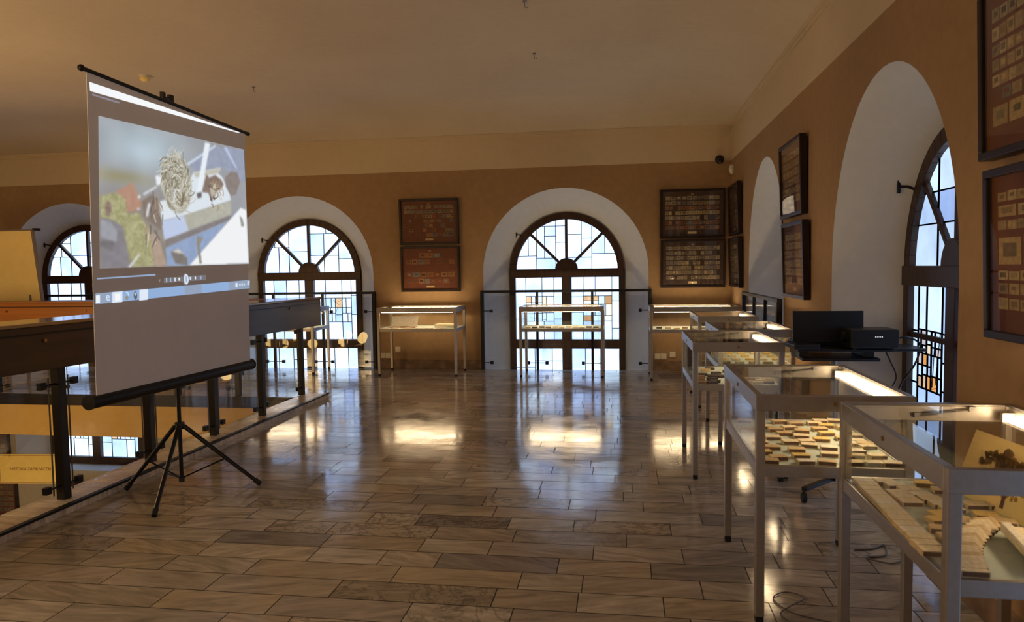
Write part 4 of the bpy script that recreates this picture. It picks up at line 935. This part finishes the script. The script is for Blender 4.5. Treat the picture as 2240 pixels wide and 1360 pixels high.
it.append(((230, 240, 252), [(1.61, 1.41), (1.64, 1.411), (1.64, 1.424), (1.61, 1.423)]))
patch('projected_task_bar', it)

def text_mesh(name, txt, size, mt_, parent, loc, rot, shear=0, ext=.0006, align='CENTER', sx=1):
    cu = bpy.data.curves.new(name, 'FONT'); cu.body = txt; cu.size = size; cu.extrude = ext; cu.align_x = align; cu.align_y = 'CENTER'; cu.shear = shear
    tmp = bpy.data.objects.new(name, cu); COL.objects.link(tmp); dg = bpy.context.evaluated_depsgraph_get(); dg.update()
    me = bpy.data.meshes.new_from_object(tmp.evaluated_get(dg)); bpy.data.objects.remove(tmp)
    me.materials.clear(); me.materials.append(MT[mt_] if isinstance(mt_, str) else mt_)
    o = bpy.data.objects.new(name, me); COL.objects.link(o); o.parent = parent; o.location = loc; o.rotation_euler = rot; o.scale = (sx, 1, 1); return o
mte = mat('projected_letter', (.03, .03, .03, 1), .6, emit=lin(215, 230, 250), estr=.95)
text_mesh('projected_letter', 'e', .072, mte, fab, SP(.1115, 1.362, .004), (math.pi/2, 0, math.atan2(U.y, U.x)), ext=.0003)

# ------------------------------------------------------------------ projector cart by the right recess
root = thing('projector_cart', 'black wheeled stand by the big recess carrying laptop and projector', 'cart', (1.36, 4.93, 0))
b = B(); b.cyl((0, 0, .07), (0, 0, .90), .022, n=14); b.cyl((0, 0, .45), (0, 0, .5), .03, n=14); b.build('column', 'greyb', root)
b = B(); b.bar((-.24, -.26, .085), (.24, .26, .085), .035, .025); b.bar((-.24, .26, .085), (.24, -.26, .085), .035, .025); b.build('base_cross', 'steel', root, bevel=.003)
for x, y in ((-.24, -.26), (.24, .26), (-.24, .26), (.24, -.26)):
    b = B(); b.cyl((x-.014, y, .03), (x+.014, y, .03), .03, n=16); b.cyl((x, y, .04), (x, y, .085), .01, n=8); b.build('caster', 'rubber', root)
b = B(); b.box(-.24, .22, -.2, .13, .885, .905); b.build('lower_shelf', 'blackp', root, bevel=.004)
for sx in (-.25, .14): b = B(); b.box(sx, sx+.06, -.15, .12, .905, .945); b.build('shelf_support', 'blackp', root, bevel=.003)
b = B(); b.box(-.27, .30, -.2, .17, .945, .962); b.box(.30, .50, -.17, .12, .945, .962); b.build('top_shelf', 'blackp', root, bevel=.004)
t = thing('laptop', 'open black laptop seen from behind on the projector cart', 'laptop', (1.32, 5.0, .963))
b = B(); b.box(-.19, .19, -.05, .2, 0, .022); b.build('keyboard_base', 'blackp', t, bevel=.004)
b = B(); b.add([(-.215, -.06, .02), (.225, -.06, .02), (.225, -.05, .225), (-.215, -.05, .225), (-.215, -.045, .02), (.225, -.045, .02), (.225, -.035, .225), (-.215, -.035, .225)], [(0,1,2,3),(7,6,5,4),(0,4,5,1),(1,5,6,2),(2,6,7,3),(3,7,4,0)]); b.build('lid', 'blackp', t, bevel=.003)
t = thing('projector', 'small black box projector with white indicator lights in front of the laptop', 'projector', (1.53, 4.79, .963))
b = B(); b.box(-.14, .14, -.11, .11, .01, .125); b.build('casing', 'blackp', t, bevel=.008)
b = B(); b.cyl((-.165, 0, .07), (-.135, 0, .07), .032, n=18); b.build('lens_barrel', 'steel', t); b = B()
for k in range(4): b.box(-.14+.0+k*.012+.14, -.14+.006+k*.012+.14, -.1115, -.1095, .078, .084)
b.build('indicator_light', 'led', t); b = B()
for sx in (-.11, .11):
    for sy in (-.08, .08): b.cyl((sx, sy, 0), (sx, sy, .012), .012, n=8)
b.build('foot', 'rubber', t)
t = thing('keyboard', 'slanted black keyboard lying on the left of the cart shelf', 'keyboard', (1.13, 4.80, .963), .1)
b = B(); b.box(-.08, .08, -.10, .10, 0, .03); b.build('case', 'blackp', t, bevel=.006)
b = B(); [b.box(-.065+.026*i, -.045+.026*i, -.085+.03*j, -.065+.03*j, .03, .035) for i in range(5) for j in range(6)]; b.build('key', 'steel', t); t.children[-1]['kind'] = 'stuff'
def cable(name, label, pts, r, m='blackp', grp=None):
    # smooth the path
    P = [Vector(p) for p in pts]; out = []
    for i in range(len(P)-1):
        p0, p1, p2, p3 = P[max(i-1, 0)], P[i], P[i+1], P[min(i+2, len(P)-1)]
        for k in range(8):
            u = k/8; out.append(.5*((2*p1) + (p2-p0)*u + (2*p0-5*p1+4*p2-p3)*u*u + (3*p1-p0-3*p2+p3)*u**3))
    out.append(P[-1]); o_ = out[0].copy(); b = B(); b.tube([p - o_ for p in out], r, 7); o = b.build(name, m); o.location = o_; tag(o, label, 'cable', grp); return o
cable('power_cable', 'black cable hanging in a loop from the right end of the projector cart', [(1.69, 4.80, 1.02), (1.76, 4.8, 1.03), (1.84, 4.82, .98), (1.82, 4.85, .85), (1.74, 4.85, .72), (1.72, 4.9, .55), (1.80, 4.95, .42), (1.80, 5.0, .25), (1.70, 5.0, .05), (1.62, 5.02, .008)], .006)
cable('power_cable', 'twisted black cable hanging beside the cart, left of the looped one', [(1.62, 4.79, .96), (1.66, 4.8, .88), (1.70, 4.81, .78), (1.67, 4.82, .68), (1.71, 4.84, .6), (1.66, 4.85, .5), (1.62, 4.9, .3), (1.55, 4.95, .01)], .005)
cable('floor_cable', 'thin looped cable lying on the floor under the second case', [(.95, 3.05, .005), (.80, 3.10, .005), (.70, 3.16, .005), (.66, 3.28, .005), (.73, 3.35, .005), (.80, 3.30, .005), (.72, 3.20, .012), (.66, 3.12, .005), (.74, 3.0, .005), (.90, 2.95, .005)], .0028, 'cable')
cable('floor_cable', 'tangled brown cable on the floor behind the corner leg of the nearest case', [(1.19, 3.9, .005), (1.28, 3.92, .005), (1.36, 3.98, .005), (1.32, 3.84, .005), (1.22, 3.80, .005), (1.30, 3.72, .012), (1.40, 3.78, .005), (1.36, 3.64, .005), (1.30, 3.52, .005)], .005, 'cable')

# ------------------------------------------------------------------ small fittings
t = thing('security_camera', 'small dark dome security camera in the far right corner below the frieze', 'security camera', (1.33, 10.45, 2.95))
b = B(); b.cyl((0, -.0, 0), (0, -.05, 0), .045, n=16); b.build('wall_mount', 'blackp', t)
b = B(); b.sphere((0, -.10, 0), .062, 18, 10); b.build('dome', 'blackp', t, smooth=True); b = B(); b.cyl((-.02, -.14, -.02), (-.035, -.18, -.03), .022, n=12); b.build('lens', 'steel', t)
t = thing('motion_sensor', 'small white motion sensor on the right wall beside the corner', 'sensor', (1.5, 10.25, 2.80))
b = B(); b.sphere((-.02, 0, 0), .042, 14, 8, 1.6); b.build('housing', 'white', t, smooth=True); b = B(); b.box(-.012, 0, -.03, .03, -.05, .05); b.build('base_plate', 'white', t)
def socket(lab, x, z, n, y=YF):
    t = thing('wall_socket', lab, 'socket', (x, y, z))
    for k in range(n):
        cx = (k-(n-1)/2)*.084
        b = B(); b.box(cx-.04, cx+.04, -.014, 0, -.04, .04); p = b.build('socket_plate', 'white', t, bevel=.003)
        b = B(); b.cyl((cx, -.0150, 0), (cx, -.0135, 0), .022, n=16); b.build('socket_hole', 'boardy', p)
socket('double white wall socket low on the far wall, left under the glowing case', -3.57, .20, 2)
socket('single round-holed socket on the far wall under the glowing case', -3.37, .29, 1)
socket('double white wall socket low on the wall right of the middle window', .53, .20, 2)
socket('single pale socket right of the double one near the far right corner', .70, .23, 1)
for lab, (x, y), r, h in (('cream round smoke detector on the ceiling above the projection screen', (-5.33, 7.55), .055, .07),):
    t = thing('smoke_detector', lab, 'smoke detector', (x, y, cove(x, y)))
    b = B(); b.cyl((0, 0, 0), (0, 0, -.02), r*1.05, n=20); b.build('base', 'white', t); b = B(); b.sphere((0, 0, -.03), r, 18, 10, .8); b.build('body', 'boardy', t, smooth=True)
for lab, (x, y) in (('tiny dark ceiling hook near the top edge, centre of the picture', (-.80, 6.12)), ('tiny dark ceiling spot right of the smoke detector', (-4.40, 8.27)), ('tiny pale hook on the ceiling between centre hook and middle window', (-.9, 7.6))):
    t = thing('ceiling_hook', lab, 'hook', (x, y, cove(x, y))); b = B(); b.cyl((0, 0, 0), (0, 0, -.012), .018, n=10); b.build('plate', 'greyb', t); b = B(); b.tube([(0, 0, -.01), (0, 0, -.05), (.012, 0, -.065), (.024, 0, -.05)], .004, 6); b.build('hook', 'greyb', t)

# ------------------------------------------------------------------ cream board on the far gallery
t = thing('presentation_board', 'cream board with thin dark frame on a stand at the left edge', 'board', (-8.62, 9.0, 0), 0)
lean = .09
def Q(x, z, d): return Vector((x + (1.64-z)*.10*-1*-1 if False else x + (1.64-z)*.06, d - (z-1.1)*0.05, z))
b = B()
def qb(bb, x0, x1, z0, z1, d0, d1):
    bb.add([Q(x0, z0, d0), Q(x1, z0, d0), Q(x1, z1, d0), Q(x0, z1, d0), Q(x0, z0, d1), Q(x1, z0, d1), Q(x1, z1, d1), Q(x0, z1, d1)], [(0,1,2,3),(7,6,5,4),(0,4,5,1),(1,5,6,2),(2,6,7,3),(3,7,4,0)])
qb(b, -.58, .49, 1.0, 2.115, 0, .02); b.build('board_panel', 'boardy', t)
b = B(); qb(b, -.60, .51, 2.115, 2.135, -.01, .03); qb(b, .49, .515, .98, 2.12, -.01, .03); qb(b, -.60, .51, .98, 1.0, -.01, .03); qb(b, -.605, -.58, .98, 2.12, -.01, .03); b.build('board_frame', 'alu', t)
b = B(); b.box(.45, .53, -.02, .04, 2.115, 2.15); b.build('corner_clip', 'blackp', t)
for x in (-.4, .35):
    b = B(); b.bar((x, .02, 1.3), (x*1.1, .25, 0), .03, .03); b.bar((x, .02, 1.3), (x*1.1, -.15, 0), .03, .03); b.build('leg', 'greyb', t)

# ------------------------------------------------------------------ ground floor seen through the void
t = thing('hanging_sign', 'yellow hanging sign with brown lettering, seen through the glass at lower left', 'sign', (-7.79, 8.35, -1.08), .10)
b = B(); b.box(-.46, .37, -.008, .008, -.20, .20); b.build('sign_panel', 'yellow', t)
b = B()
for z in (-.185, .18): b.box(-.445, .355, -.0095, -.008, z, z+.005)
for x in (-.445, .35): b.box(x, x+.005, -.0095, -.008, -.185, .185)
b.build('sign_border', 'ink', t)
text_mesh('sign_lettering', 'HISTORIA ZAPALNICZKI', .056, 'ink', t, (-.02, -.0095, 0), (math.pi/2, 0, 0), shear=.3, sx=.93)
b = B()
for x in (-.3, .3): b.cyl((x, 0, .19), (x, 0, .56), .003, n=6); b.cyl((x, -.004, .17), (x, .006, .2), .008, n=8)
b.build('hanging_cord', 'steel', t)
def gboard(lab, x, z, w, h, n, seed):
    return framed(lab, far_mp, x, z, w, h, n, seed, 'grey', lean=0, group='framed collections on the ground floor')
gboard('dark framed collection on the ground floor at the left edge, above the yellow sign', -10.55, -1.45, .85, .66, [(8, 1)]*5, 31)
gboard('dark framed collection on the ground floor at the left edge, below the yellow sign', -10.45, -2.25, .85, .66, [(8, 1)]*5, 32)
gboard('dark framed collection below the ground-floor window, beneath the yellow sign', -8.75, -2.22, .9, .62, [(9, .8), (8, .9), (7, .7), (8, .8)], 33)
gboard('dark framed collection on the ground floor right of the arched window', -7.05, -1.7, .8, .62, [(7, .9), (7, .9), (6, .9), (6, .8)], 34)
t = thing('ground_floor_case', 'pale showcase below the ground-floor window with white trim', 'display case', (-8.5, 9.6, ZLOW))
b = B(); b.box(-1.2, 1.2, -.3, .3, .0, .75); b.build('cabinet', 'lower', t, bevel=.01); b = B(); b.box(-1.25, 1.25, -.33, .33, .75, .79); b.build('case_top', 'white', t, bevel=.005)

# ring chandelier hanging in the void, its globes mirrored in the railing glass
cx, cy, cz, cr = -7.03, 5.0, -.2, 1.08
t = thing('chandelier', 'ring chandelier of warm globes hanging in the void, mirrored in the railing glass', 'chandelier', (cx, cy, cz))
b = B(); b.tube([(cr*math.cos(a), cr*math.sin(a), -.02) for a in [2*math.pi*k/48 for k in range(49)]], .02, 8); b.build('ring', 'brass', t)
b = B()
for k in range(3): a = 2*math.pi*k/3 + .5; b.cyl((cr*math.cos(a), cr*math.sin(a), 0), (0, 0, 1.3), .006, n=6)
b.cyl((0, 0, 1.28), (0, 0, cove(cx, cy)-cz), .012, n=8); b.build('suspension_rod', 'brass', t)
gl = B(); gl.sphere((0, 0, 0), .105, 20, 12)
for k in range(10):
    a = 2*math.pi*k/10
    if k == 0: g0 = gl.build('globe', 'globe', t, smooth=True); g_ = g0
    else: g_ = g0.copy(); COL.objects.link(g_)
    g_.location = (cr*math.cos(a), cr*math.sin(a), .11)
